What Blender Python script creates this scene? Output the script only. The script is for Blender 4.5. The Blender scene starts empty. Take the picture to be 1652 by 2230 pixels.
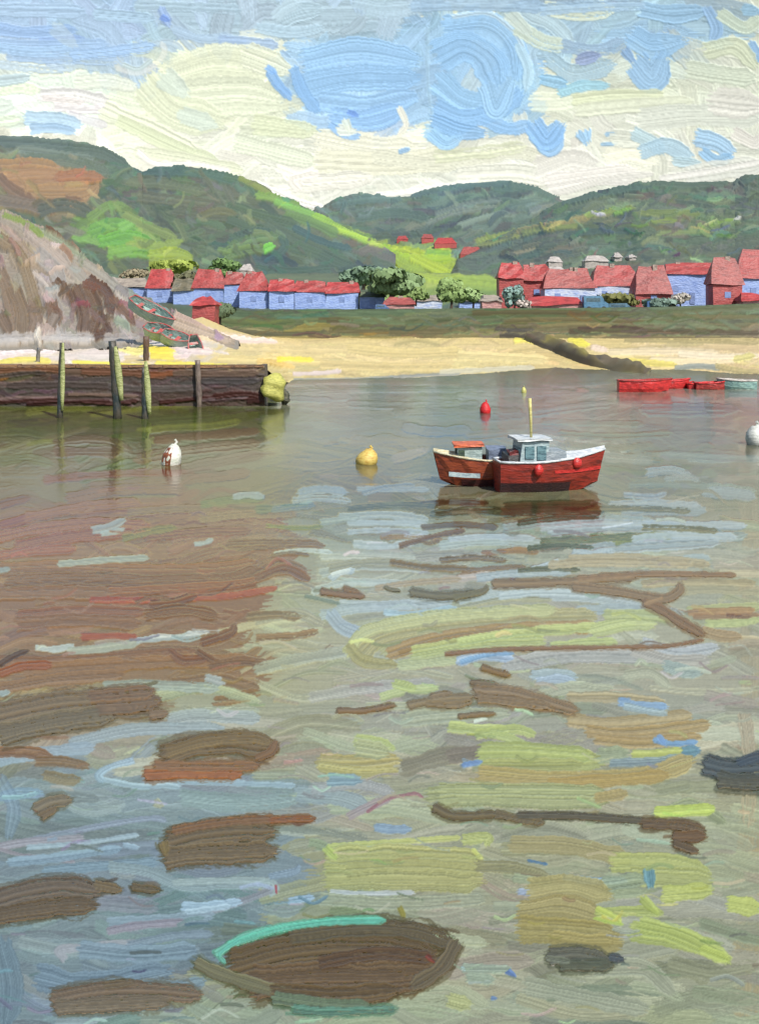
import bpy, bmesh, math, random
import numpy as np
from mathutils import Vector
random.seed(7); RNG = np.random.default_rng(11)
SC = bpy.context.scene; COL = SC.collection
# ------------------------------------------------------------------ camera numbers (a 1652 x 2230 sheet is used for measuring)
F, HY, CX, EYE = 2400.0, 640.0, 826.0, 8.0
def at(px, py, D):
    return Vector(((px-CX)/F*D, D, EYE-(py-HY)/F*D))
def wd(py):            # distance of a point of the water seen at row py
    return EYE*F/(py-HY)
def lin(c):
    if isinstance(c, str):
        c = [int(c[i:i+2], 16)/255 for i in (0, 2, 4)]
    return np.array([v/12.92 if v <= .04045 else ((v+.055)/1.055)**2.4 for v in c])
# ------------------------------------------------------------------ object helpers
def tag(o, label=None, cat=None, group=None, kind=None):
    if label: o['label'] = label
    if cat: o['category'] = cat
    if group: o['group'] = group
    if kind: o['kind'] = kind
    return o
def empty(name, loc, rz=0.0):
    o = bpy.data.objects.new(name, None); COL.objects.link(o)
    o.location = loc; o.rotation_euler = (0, 0, rz); o.empty_display_size = .3
    return o
def link(name, me, m=None, parent=None):
    o = bpy.data.objects.new(name, me); COL.objects.link(o)
    if m: me.materials.append(m)
    if parent: o.parent = parent
    return o
def from_bm(name, bm, m, parent=None, smooth=False):
    me = bpy.data.meshes.new(name)
    bmesh.ops.recalc_face_normals(bm, faces=bm.faces)
    if smooth:
        for f in bm.faces: f.smooth = True
    bm.to_mesh(me); bm.free()
    return link(name, me, m, parent)
def grid_mesh(name, P, colr, mask=None, smooth=True):
    """P (r,c,3), colr (r,c,3) -> mesh"""
    r, c = P.shape[:2]
    idx = np.arange(r*c).reshape(r, c)
    q = np.stack([idx[:-1, :-1], idx[:-1, 1:], idx[1:, 1:], idx[1:, :-1]], -1)
    if mask is not None:
        mm = mask[:-1, :-1] & mask[:-1, 1:] & mask[1:, 1:] & mask[1:, :-1]
        q = q[mm]
        used = np.unique(q); remap = -np.ones(r*c, int); remap[used] = np.arange(len(used))
        q = remap[q]; V = P.reshape(-1, 3)[used]; CC = colr.reshape(-1, 3)[used]
    else:
        q = q.reshape(-1, 4); V = P.reshape(-1, 3); CC = colr.reshape(-1, 3)
    me = bpy.data.meshes.new(name)
    me.vertices.add(len(V)); me.vertices.foreach_set('co', V.astype(np.float32).ravel())
    me.loops.add(q.size); me.loops.foreach_set('vertex_index', q.astype(np.int32).ravel())
    me.polygons.add(len(q)); me.polygons.foreach_set('loop_start', np.arange(0, q.size, 4, dtype=np.int32))
    me.polygons.foreach_set('loop_total', np.full(len(q), 4, np.int32))
    me.polygons.foreach_set('use_smooth', np.full(len(q), smooth))
    me.update(calc_edges=True); me.validate()
    a = me.color_attributes.new('Col', 'FLOAT_COLOR', 'POINT')
    a.data.foreach_set('color', np.c_[CC, np.ones(len(CC))].astype(np.float32).ravel())
    return me
# ------------------------------------------------------------------ materials
def mat_surface(name, rough=.5, spec=.4, emit=0.0, ior=1.45):
    m = bpy.data.materials.new(name); m.use_nodes = True
    n = m.node_tree.nodes; l = m.node_tree.links; b = n['Principled BSDF']
    a = n.new('ShaderNodeAttribute'); a.attribute_name = 'Col'
    l.new(a.outputs['Color'], b.inputs['Base Color'])
    b.inputs['Roughness'].default_value = rough; b.inputs['Specular IOR Level'].default_value = spec
    b.inputs['IOR'].default_value = ior
    if emit:
        l.new(a.outputs['Color'], b.inputs['Emission Color']); b.inputs['Emission Strength'].default_value = emit
    return m
KOBJ = 0.80
def mat_paint(name, hexc, hex2=None, scale=6.0, rough=.5, stretch=(1, 1, 3), bump=.35, amt=.5, metal=0):
    """brushy, uneven paint: two pigments mixed by stretched noise, ridged relief"""
    m = bpy.data.materials.new(name); m.use_nodes = True
    n = m.node_tree.nodes; l = m.node_tree.links; b = n['Principled BSDF']
    tc = n.new('ShaderNodeTexCoord'); mp = n.new('ShaderNodeMapping'); mp.inputs['Scale'].default_value = stretch
    l.new(tc.outputs['Object'], mp.inputs['Vector'])
    no = n.new('ShaderNodeTexNoise'); no.inputs['Scale'].default_value = scale; no.inputs['Detail'].default_value = 3
    l.new(mp.outputs['Vector'], no.inputs['Vector'])
    r = n.new('ShaderNodeValToRGB'); e = r.color_ramp.elements
    c1 = lin(hexc)*KOBJ; c2 = lin(hex2)*KOBJ if hex2 else c1*.68
    e[0].position = .36; e[0].color = (*c2, 1); e[1].position = .36+.3*amt+.05; e[1].color = (*c1, 1)
    l.new(no.outputs['Fac'], r.inputs['Fac']); l.new(r.outputs['Color'], b.inputs['Base Color'])
    n2 = n.new('ShaderNodeTexNoise'); n2.inputs['Scale'].default_value = scale*2.6; n2.inputs['Detail'].default_value = 2
    l.new(mp.outputs['Vector'], n2.inputs['Vector'])
    bp = n.new('ShaderNodeBump'); bp.inputs['Strength'].default_value = bump; bp.inputs['Distance'].default_value = .35/scale
    l.new(n2.outputs['Fac'], bp.inputs['Height']); l.new(bp.outputs['Normal'], b.inputs['Normal'])
    b.inputs['Roughness'].default_value = rough; b.inputs['Metallic'].default_value = metal
    return m
# ------------------------------------------------------------------ brushed pigment laid on a surface
_T = RNG.random(4096)
def n1(x, s=0):
    x = np.asarray(x, float)+s*37.7; i = np.floor(x).astype(int); f = x-i; f = f*f*(3-2*f)
    return _T[i % 4096]*(1-f)+_T[(i+1) % 4096]*f
class Canvas:
    def __init__(s, x0, x1, y0, y1, step, base, grain=.10):
        s.x0, s.y0, s.st = x0, y0, step
        s.w = int((x1-x0)/step)+1; s.h = int((y1-y0)/step)+1
        s.C = np.tile(np.array([int(base[i:i+2], 16)/255 for i in (0, 2, 4)]), (s.h, s.w, 1))
        g = RNG.random((s.h, s.w)); g = (g+np.roll(g, 1, 0)+np.roll(g, 1, 1)+np.roll(np.roll(g, 1, 0), 1, 1))/4
        s.G = (g-.5)*grain*1.6
        s.H = np.zeros((s.h, s.w)); s.A = np.zeros((s.h, s.w)); s.k = 0
    def stroke(s, pts, w, col, h=1.0, dry=0.0, var=.11, op=1.0, pick=.12, soft=1.2):
        s.k += 1; sd = (s.k*13.37) % 997
        pts = np.array(pts, float).reshape(-1, 2)
        if isinstance(col, str): col = np.array([int(col[i:i+2], 16)/255 for i in (0, 2, 4)])
        if len(pts) > 2:
            P = np.vstack([2*pts[0]-pts[1], pts, 2*pts[-1]-pts[-2]]); out = []
            for i in range(1, len(P)-2):
                t = np.linspace(0, 1, 6, endpoint=False)[:, None]
                out.append(.5*(2*P[i]+(P[i+1]-P[i-1])*t+(2*P[i-1]-5*P[i]+4*P[i+1]-P[i+2])*t*t+(3*P[i]-P[i-1]-3*P[i+1]+P[i+2])*t**3))
            pts = np.vstack(out+[P[-2][None]])
        m = w/2*1.15+2
        i0 = max(0, int((pts[:, 0].min()-m-s.x0)/s.st)); i1 = min(s.w, int((pts[:, 0].max()+m-s.x0)/s.st)+2)
        j0 = max(0, int((pts[:, 1].min()-m-s.y0)/s.st)); j1 = min(s.h, int((pts[:, 1].max()+m-s.y0)/s.st)+2)
        if i1 <= i0 or j1 <= j0: return
        X, Y = np.meshgrid(s.x0+np.arange(i0, i1)*s.st, s.y0+np.arange(j0, j1)*s.st)
        best = np.full(X.shape, 1e18); U = np.zeros(X.shape); V = np.zeros(X.shape); O = np.zeros(X.shape); L = 0; ns = len(pts)-1
        for si, (a, b) in enumerate(zip(pts[:-1], pts[1:])):
            d = b-a; ln = math.hypot(*d)
            if ln < 1e-6: continue
            tr = ((X-a[0])*d[0]+(Y-a[1])*d[1])/ln**2; t = np.clip(tr, 0, 1)
            ex = X-a[0]-t*d[0]; ey = Y-a[1]-t*d[1]; q = ex*ex+ey*ey
            k = q < best; best = np.where(k, q, best)
            cr = ((X-a[0])*d[1]-(Y-a[1])*d[0])/ln
            ov = np.zeros(X.shape)
            if si == 0: ov = np.maximum(ov, -tr*ln)
            if si == ns-1: ov = np.maximum(ov, (tr-1)*ln)
            O = np.where(k, ov, O)
            U = np.where(k, L+t*ln, U); V = np.where(k, np.where(ov > 0, cr, np.sign(ex*d[1]-ey*d[0])*np.sqrt(q)), V); L += ln
        dist = np.abs(V)
        hw = w/2*(.82+.3*n1(U/(w*.6+6), sd)+.12*n1(U/5, sd+3))*(np.clip(.6+(L-U)/w, 0, 1))
        hw = np.maximum(hw, .6)
        v = V/hw
        nb = max(1.6, w/4.2)
        b = .36*n1(v*nb*.8+.5*n1(U/45, sd+5), sd+1)+.40*n1(v*nb*1.7+.7*n1(U/25, sd+6), sd+2)+.24*n1(v*nb*3.1+n1(U/12, sd+7), sd+4); b = np.clip((b-.5)*1.35+.5, 0, 1)
        a = np.clip((hw-dist)/soft, 0, 1)*np.clip((w*(.04+.42*n1(v*nb*.8+1, sd+9))*(1-v*v*.6)-O)/soft+.5, 0, 1)
        if dry > 0:
            rn = n1(U/7+v*9, sd+8)
            a = a*np.clip((b*.65+rn*.35-dry*(.35+.5*U/max(L, 1)))*7, 0, 1)
        a = a*op
        sub = s.C[j0:j1, i0:i1]
        tone = ((b-.5)*2*var)[..., None]
        c = (col*(1-pick)+sub*pick)*(1+tone)+tone*.22  # bristle streak tone; the added lift paints glints into the pigment
        s.C[j0:j1, i0:i1] = sub*(1-a[..., None])+np.clip(c, 0, 1)*a[..., None]
        ridge = np.exp(-((np.abs(v)-.88)/.10)**2)*.5
        hh = h*(.35+b*.9+ridge)
        s.H[j0:j1, i0:i1] = s.H[j0:j1, i0:i1]*(1-a*.85)+a*hh
        s.A[j0:j1, i0:i1] = np.maximum(s.A[j0:j1, i0:i1], a)
    def lay(s, text, scale=1.0, **kw):
        """one stroke per line: width colour x y x y ...  [d0.5 dry] [h1.5 height]"""
        for ln in text.strip().splitlines():
            t = ln.split()
            if not t: continue
            k = dict(kw); xs = []
            for q in t[2:]:
                if q[0] == 'd': k['dry'] = float(q[1:])
                elif q[0] == 'h': k['h'] = float(q[1:])
                elif q[0] == 'v': k['var'] = float(q[1:])
                elif q[0] == 'o': k['op'] = float(q[1:])
                else: xs.append(float(q))
            s.stroke(xs, float(t[0])*scale, t[1], **k)
    def auto(s, n, wr, lr, ang, area, jit=.035, h=.7, dry=.25, spread=.15):
        x0, x1, y0, y1 = area
        for _ in range(n):
            x = random.uniform(x0, x1); y = random.uniform(y0, y1)
            i = min(s.w-1, max(0, int((x-s.x0)/s.st))); j = min(s.h-1, max(0, int((y-s.y0)/s.st)))
            c = s.C[j, i].copy(); c = c*(1+random.gauss(0, jit))+np.array([random.gauss(0, jit*.3) for _ in range(3)])
            A = (ang(x, y) if callable(ang) else ang)+random.gauss(0, spread)
            L = random.uniform(*lr); w = random.uniform(*wr); cu = random.gauss(0, .12)*L
            dx, dy = math.cos(A)*L/2, math.sin(A)*L/2
            s.stroke([x-dx, y-dy, x-dy/L*cu*2, y+dx/L*cu*2, x+dx, y+dy], w, np.clip(c, 0, 1), h=h*random.uniform(.6, 1.4),
                     dry=random.choice([0, 0, dry, dry*1.6]), op=random.uniform(.75, 1), var=.10)
    def sample(s, X, Y, arr):
        fx = np.clip((X-s.x0)/s.st, 0, s.w-1.001); fy = np.clip((Y-s.y0)/s.st, 0, s.h-1.001)
        i = fx.astype(int); j = fy.astype(int); fx = fx-i; fy = fy-j
        if arr.ndim == 3: fx = fx[..., None]; fy = fy[..., None]
        return (arr[j, i]*(1-fx)+arr[j, i+1]*fx)*(1-fy)+(arr[j+1, i]*(1-fx)+arr[j+1, i+1]*fx)*fy
def mute(cv, s, to=None, k=0):
    cv.C = cv.C*(1+cv.G[..., None]*.30)
    g = cv.C.mean(-1, keepdims=True); cv.C = g+(cv.C-g)*s
    if to is not None: cv.C = cv.C*(1-k)+np.array(to)*k
def tolin(c):
    c = np.clip(c, 0, 1)
    return np.where(c <= .04045, c/12.92, ((c+.055)/1.055)**2.4)
class Sheet:
    """terrain strip: bottom and top edge (row, distance) given per column"""
    def __init__(s, x0, x1, bot, top, step, power=1.0):
        s.x0, s.x1, s.bot, s.top, s.st, s.pw = x0, x1, bot, top, step, power
    def solve(s, X, Yt):
        bp, bd = s.bot(X); tp, td = s.top(X)
        t = np.clip((bp-Yt)/(bp-tp), 0, 1)**s.pw
        inv = (1-t)/bd+t/td
        return 1/inv
    def point(s, px, py):
        D = float(s.solve(np.array([float(px)]), np.array([float(py)]))[0]); return at(px, py, D)
    def build(s, name, cv, m, k, relief=.5, back=0, backdrop=10, wob=0, xs=None):
        if xs is None: xs = np.arange(s.x0, s.x1+s.st, s.st)
        bp, bd = s.bot(xs); tp, td = s.top(xs)
        n = int(max(2, np.max(bp-tp)/s.st))
        t = np.linspace(0, 1, n)[:, None]
        Y = bp[None]*(1-t)+tp[None]*t; X = np.repeat(xs[None], n, 0)
        D = s.solve(X, Y)
        P = np.stack([(X-CX)/F*D, D, EYE-(Y-HY)/F*D], -1)
        du = np.gradient(P, axis=1); dv = np.gradient(P, axis=0)
        N = np.cross(du, dv); N /= np.linalg.norm(N, axis=-1, keepdims=True)+1e-9
        N[N[..., 2] < 0] *= -1
        lx = np.linalg.norm(du, axis=-1); ly = np.linalg.norm(dv, axis=-1)
        Hh = cv.sample(X, Y, cv.H+cv.G)
        P = P+N*(relief*np.sqrt(lx*ly)*Hh)[..., None]
        Cc = tolin(cv.sample(X, Y, cv.C))*k
        if back:
            rows = []; 
            for q in (.08, .3, 1.0):
                R = P[-1].copy(); R[:, 1] += back*q; R[:, 0] *= 1+0*q; R[:, 2] -= backdrop*q**.9; rows.append(R)
            P = np.concatenate([P, np.array(rows)], 0); Cc = np.concatenate([Cc]+[Cc[-1:]]*3, 0)
        return link(name, grid_mesh(name, P, Cc), m)
def curve(pts):
    a = np.array(pts, float).reshape(-1, 2)
    return lambda X: np.interp(X, a[:, 0], a[:, 1])
STEP = 1.6; KW = .62; EXPO = .45
# ================================================================== SKY
M_SKY = mat_surface('sky_air', .6, .25, emit=.55)
sky = Canvas(-320, 1980, -260, 700, 2.2, 'dadcc6', grain=.14)
sky.lay('''
150 a9c0d3 -300 -200 800 -190 1900 -200
150 9fb9d3 -300 -80 900 -90 1900 -80
120 9db8d3 -300 20 500 20
110 9db6d2 -300 80 340 70
120 a5bccb 350 30 900 30
130 9dbfdc 640 150 1100 150
140 9cc0df 900 110 1160 130
120 a6c4d6 1150 60 1600 60
140 d6dfd0 -300 230 300 230
170 dcdfc0 360 180 600 200
150 dbddc2 250 260 640 320
120 9cc0de 720 200 1150 240
60 9cc0de 700 260 860 270
100 9fc1dc 1330 90 1500 90
110 dcdfc6 1240 230 1950 230
120 dddcca 1250 300 1950 300
120 dedccb 300 340 1300 350
120 dedccb 100 420 1900 430
100 dcdac8 -300 330 200 330
''', h=.5, pick=.05)
sky.auto(900, (16, 46), (50, 150), lambda x, y: .4*math.sin(x/210)+.5*math.sin(y/90+x/300), (-300, 1950, -240, 480), jit=.018, h=.8, spread=.5)
sky.lay('''
26 8fadd6 0 62 60 70 160 64
22 8aa6d4 90 92 180 84
30 92aed0 0 96 90 100 230 96 d.3
26 9fbad0 210 30 330 40
24 a4bccc 300 10 520 20 d.3
30 9db6d0 0 20 180 24
24 9ab3d0 20 120 130 128 250 132 d.5
20 b6c8d4 0 140 90 150 160 146 d.4
20 a7bfd6 380 64 440 84 500 78
22 8fa8d2 352 20 366 52 h1.4
14 6f8fd4 352 36 368 44 h1.5
26 98b0d0 480 88 560 94 600 98
30 d9d9bf 120 60 160 96 o.25
14 e5e0d2 255 148 300 158 340 138 358 112 352 92 h1.1 o.5
12 b9c8c8 268 140 300 150 330 130 h1.5
90 dcdec0 390 160 470 140 560 150 h.8
90 dbdec2 400 220 520 210 600 220 h.8
80 d7dabb 330 190 380 240 470 260 h.8
60 dcdec4 540 120 620 150
50 c3d2cc 360 170 400 200 o.6
40 bfd0cf 400 250 460 270 o.5
34 d9dccb 170 180 230 176 290 188
30 d8d2cf 90 206 160 204 230 220 h1.2
22 dcd3d3 120 232 200 238 250 232 h1.3
16 e4d9d4 96 212 180 222 h1.5
20 d3ccd2 150 250 230 272 o.8
34 a4bfd4 60 256 130 262 170 270 h1.1
22 9bb9d6 70 280 120 278 160 286
26 d9e0c4 0 196 40 190 80 196
24 d6dfc6 0 264 40 260
24 b4c6cb 0 176 60 168
40 d8d9be 230 240 320 280 420 330 h.9
30 ced3ae 260 262 380 320 470 352 h.9
30 d9dabc 300 330 420 350 520 370
44 d4d8b4 560 270 640 280 680 284
40 d9dcc3 520 310 600 330 680 350
70 e0dcc6 700 310 800 330 900 330 h.8
50 ddd9bf 700 350 860 356 980 340 h.8
40 e4dfd0 640 400 700 396 800 388 h1.3
22 e6ded2 650 408 640 392 690 382 h1.4
34 dfdcc4 820 340 960 356 1120 330 1190 350
30 d5d6b4 950 340 1060 330 1140 318 d.3
40 dfdccb 1000 380 1120 376 1200 390
60 e2dcd0 1180 370 1240 350 1290 360
44 e4dcd2 1200 400 1300 384 1380 380
60 94bde3 670 130 780 110 900 130 h1
56 90bae2 660 190 760 170 900 170 h1
50 93bbe2 700 220 800 230 900 210 h1
50 8fb8e4 730 255 800 262 870 240 h1.1
26 85b0de 640 150 660 200 690 240 h1.4
24 7ea9dc 590 160 606 185 630 210 h1.3
16 7aa6dd 582 146 600 158 h1.3
20 88b0dc 720 272 750 292 780 296 h1.4
14 6f97e0 760 244 776 250 h1.4
26 dfe0cf 740 282 770 286 h1.2
18 d6dccb 752 262 760 282 
60 93bde3 980 60 1060 56 1110 100 1120 160 h.9
70 8fb9e0 960 120 1010 100 1060 130 1080 180 h.8
60 94bee2 960 180 1010 220 1080 230 h1
46 8ab5e0 950 235 1010 258 1080 240 1130 200 h1.2
34 86b2de 946 262 1000 284 1050 290 h1.3
30 8cb7e2 1050 260 1110 280 1150 270 h1.2
40 9ac2e4 1060 190 1080 240 1110 180 h1.2
24 b3d2e2 1130 100 1150 150 1146 190 h1.3
10 aacbe0 930 60 932 180 940 250 h.9 o.5
10 bdd5e4 985 36 1060 28 1110 60 1140 100 h1.5
50 8fbae4 1168 290 1196 318 1214 290 h1.4
50 8ab6e4 1164 276 1190 306 1216 276 h1.4
30 94bfe3 940 290 970 312 1000 300 h1.2
38 94bde0 1270 290 1276 306 h1.3
12 7fa4c8 870 330 890 324 h1.5
12 8fb3cf 1320 292 1340 290
10 8fb3cf 1310 314 1342 312
16 e6dfca 870 236 884 270 870 290 h1.3
40 b6cdd6 1140 20 1200 50 1240 90 d.3
40 cfd9c4 1130 60 1180 90 1230 100 d.3
30 d9dec4 1190 16 1260 30 1330 20 d.3
30 c6d2c8 1110 30 1150 70
40 a4c0cf 1200 130 1250 160 1330 140 d.3
30 95afc8 1230 100 1300 110 1360 90 d.4
26 8f9fc8 1260 130 1300 120 h1.2
50 93bbde 1380 80 1420 100 1480 90 h1.1
60 94bce2 1390 140 1420 170 1440 130 h1.1
40 9ac0df 1400 20 1460 30 1530 24 h1.1
26 94b7dc 1540 20 1560 60 1550 90 h1.2
24 86a8d0 1360 110 1376 130
30 cfd9c0 1570 30 1620 60 1652 40
24 9cc4de 1620 20 1652 24
24 8db6e0 1636 96 1654 130 h1.3
40 dadfbe 1540 110 1600 100 1640 140 h1
40 d6dcc4 1500 150 1560 160 1640 170 h1
26 93c2d4 1220 200 1270 186 1320 186 h1.1
26 d9dcb6 1250 216 1340 206 1440 206 h1.3
30 dadbc0 1260 240 1360 230 1500 220 h1
50 dedfcf 1400 260 1500 250 1652 250 h.8
60 e2dccf 1560 220 1652 230
40 dcdccb 1340 300 1440 310
30 b4ccd2 1380 290 1420 310 1440 330 h1.2
34 a9c6d6 1400 330 1450 316 1500 340 h1.3
40 9cc0de 1520 300 1560 310 1590 330 h1.2
26 8fbade 1530 330 1560 350 1590 340 h1.2
26 b5cdd4 1470 350 1520 356
44 dfddd0 1500 380 1560 370 1652 360
30 e4dcd0 1600 290 1640 310 1652 300
26 8dbcdc 1180 172 1230 182
14 e9e2d8 300 330 340 356 420 356 500 372 h1.5
14 ebe4dc 560 400 640 436 700 452 h1.5
12 e9e3da 820 424 900 416 1040 392 h1.5
14 e6e0d4 1200 420 1240 414 1330 388 1420 378 h1.4
14 e8e2d8 1440 388 1560 370 1652 352 h1.3
30 9fbcd6 900 12 1040 8 1180 14
26 a2bfd8 1180 20 1300 12 1400 10 d.3
26 94b2d6 160 120 260 110 330 100 h1.2 d.2
24 9ab8d8 0 104 80 112 150 108 d.3
26 a9c2d2 560 60 640 70 700 60 d.3
''')
sky_k = .65
mute(sky, 1.0, (.80, .88, .92), .12)
def dome(name, cv, R, xs, ys, relief):
    X, Y = np.meshgrid(xs, ys)
    d = np.stack([(X-CX)/F, np.ones_like(X), -(Y-HY)/F], -1); L = np.linalg.norm(d, axis=-1, keepdims=True); d = d/L
    H = cv.sample(X, Y, cv.H+cv.G)
    P = np.array([0, 0, EYE])+d*(R-relief*R/F*H[..., None])
    return tag(link(name, grid_mesh(name, P, tolin(cv.sample(X, Y, cv.C))*sky_k), M_SKY), kind='structure')
dome('sky', sky, 2600, np.arange(-318, 1978, STEP), np.arange(-258, 690, STEP), .85)
# the rest of the same sky, seen only in the water or from a turned camera
sky2 = Canvas(-5200, 6800, -5600, 760, 14, 'a3bdd6', grain=.1)
sky2.lay('''
700 dadcc6 -5200 500 6800 500
500 d6dac8 -5200 100 -600 120
500 d6dac8 2200 120 6800 60
600 9fbcd8 -5200 -400 6800 -420
300 d9dac6 -3800 -700 -2400 -640
300 d9dac6 2800 -900 4300 -840
260 d2d8cc 300 -900 1200 -1000
300 d2d8cc -900 -1500 200 -1600
300 c8d2d0 1500 -2100 2600 -2000
700 93b0d2 -5200 -2800 6800 -2800
900 8dabd0 -5200 -4200 6800 -4200
''', h=.5)
sky2.auto(700, (90, 260), (300, 900), lambda x, y: .4*math.sin(x/900), (-5100, 6700, -5500, 300), jit=.02, h=.8, spread=.4)
dome('sky', sky2, 2720, np.arange(-3000, 2900, 24), np.arange(-1900, 740, 24), 3.0)
# ================================================================== HILLS
M_LAND = mat_surface('brushed_land', .5, .45)
c1 = lambda *a: curve(a)
# far hill behind the valley
hb = Canvas(560, 1340, 380, 690, 2.2, '64796a')
hb.lay('''
60 67806c 620 470 760 450 900 450
60 667c68 760 450 980 430 1180 430 1300 470
60 60745c 700 500 900 490 1200 490 1340 500
60 62755a 760 540 1000 520 1300 530
50 5f7256 800 570 1000 560 1300 560
40 a8bf3c 700 490 800 530 900 560 1000 590
50 b2c838 800 560 900 570 1000 600 1100 640
60 8fa448 900 620 1100 650
''', h=.5)
hb.auto(420, (7, 18), (25, 80), lambda x, y: -.1+.25*math.sin(x/90), (600, 1320, 400, 600), jit=.075)
hb.lay('''
18 5f7a6c 730 452 800 440 870 440 h1.2
14 5f7c72 900 430 1000 412 1110 404 h1.2
14 56705f 1110 408 1170 420 1215 444 h1.2
12 7d8c7c 950 470 1020 448 1090 440 d.3
12 83907c 930 490 1000 466 1080 456 d.4
14 84967f 990 500 1060 476 1120 470 d.4
22 58705a 780 480 860 470 930 480
16 52664c 800 520 900 515 1000 500
16 8fae58 690 478 740 500 800 524 h1.2
18 a9cc3c 700 490 760 516 820 534 h1.2
22 b8d024 812 542 860 552 920 556 h1.3
20 a6c828 850 566 930 570 980 566 h1.3
24 bcd22a 900 566 950 590 980 602 h1.4
20 aac63a 840 552 880 580 920 594
14 93c83e 930 552 980 556 h1.2
24 b0c83a 910 610 960 620 940 640 h1.1
22 a6be42 1040 590 1080 606 1100 612 h1.1
20 b4cc34 980 590 1040 606
16 4e6046 1060 560 1100 540 1180 530
16 9bab48 1040 530 1110 512 1180 500 d.2
''')
hb.auto(90, (5, 12), (15, 45), .2, (640, 1240, 410, 560), jit=.10, spread=.5, h=1.2)
mute(hb, .95)
sb = Sheet(560, 1340, lambda X: (X*0+690., X*0+500.), lambda X: (c1((560,500),(660,470),(705,452),(735,434),(770,425),(800,424),(850,438),(900,428),(950,414),(1000,408),(1060,404),(1112,398),(1160,410),(1215,437),(1260,450),(1340,470))(X), X*0+1500.), STEP)
tag(sb.build('hill', hb, M_LAND, .62, relief=1.0, back=500, backdrop=120), kind='structure')
# right hill
hr = Canvas(940, 2000, 340, 690, 2.2, '6a775a')
hr.lay('''
60 62735a 1180 450 1400 425 1652 410 2000 380
60 67765a 1100 490 1400 460 1652 450 2000 430
60 6c7a56 1000 530 1400 500 1652 500 2000 480
60 66745a 1000 570 1300 550 1652 540 2000 540
80 66705a 1000 630 1652 610 2000 600
''', h=.5)
hr.auto(700, (7, 18), (25, 80), lambda x, y: -.12+.2*math.sin(x/110), (980, 1980, 380, 610), jit=.08)
hr.lay('''
18 56705c 1230 444 1320 424 1420 408 h1.2
18 5a6e54 1420 404 1500 408 1580 404 h1.1
16 566a50 1600 398 1650 388 1760 380 h1.2
14 8f8f5a 1200 494 1260 480 1330 470 d.2
14 a89a5a 1130 508 1200 496 1280 480 d.2 h1.2
12 94a84a 1280 474 1340 462 1380 456 h1.2
10 86b840 1340 470 1370 460 h1.4
14 7d8c44 1380 470 1450 466 1520 470 d.2
10 8fa444 1420 486 1480 484 d.3
12 9aa040 1000 542 1060 536 1130 516 h1.2
12 8c9a44 1140 512 1200 500 1270 496
14 5c6a44 1260 500 1340 500 1400 492
14 4f6658 1230 516 1300 508 1380 506 d.2
12 8a9a5a 1430 512 1500 508 1560 506 d.4
12 86a644 1530 500 1560 490 1600 484 h1.2
20 5e6a50 1100 560 1150 540 1210 536 d.2
20 626a56 1180 576 1230 560 1280 550 d.2
24 68725a 1290 570 1400 560 1500 552 1652 530 d.2
20 5c6c50 1500 530 1580 520 1652 510 d.2
24 6a7258 1080 600 1140 580 1200 580
10 e6e6dc 1600 484 1612 478 h1.6
8 dfe2d6 1300 472 1316 471 h1.5
''')
hr.auto(150, (5, 12), (15, 45), -.2, (980, 1700, 390, 600), jit=.11, spread=.5, h=1.2)
hr.auto(60, (4, 9), (14, 50), -.15, (1100, 1652, 460, 590), jit=.25, spread=.4, h=1.4)
mute(hr, .98)
sr = Sheet(960, 1990, lambda X: (X*0+680., X*0+262.), lambda X: (c1((960,620),(1000,560),(1060,530),(1130,498),(1215,446),(1290,424),(1350,412),(1385,402),(1430,398),(1500,402),(1560,400),(1600,398),(1625,388),(1650,386),(1750,372),(1990,330))(X), X*0+760.), STEP)
tag(sr.build('hill', hr, M_LAND, .60, relief=1.0, back=300, backdrop=80), kind='structure')
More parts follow.
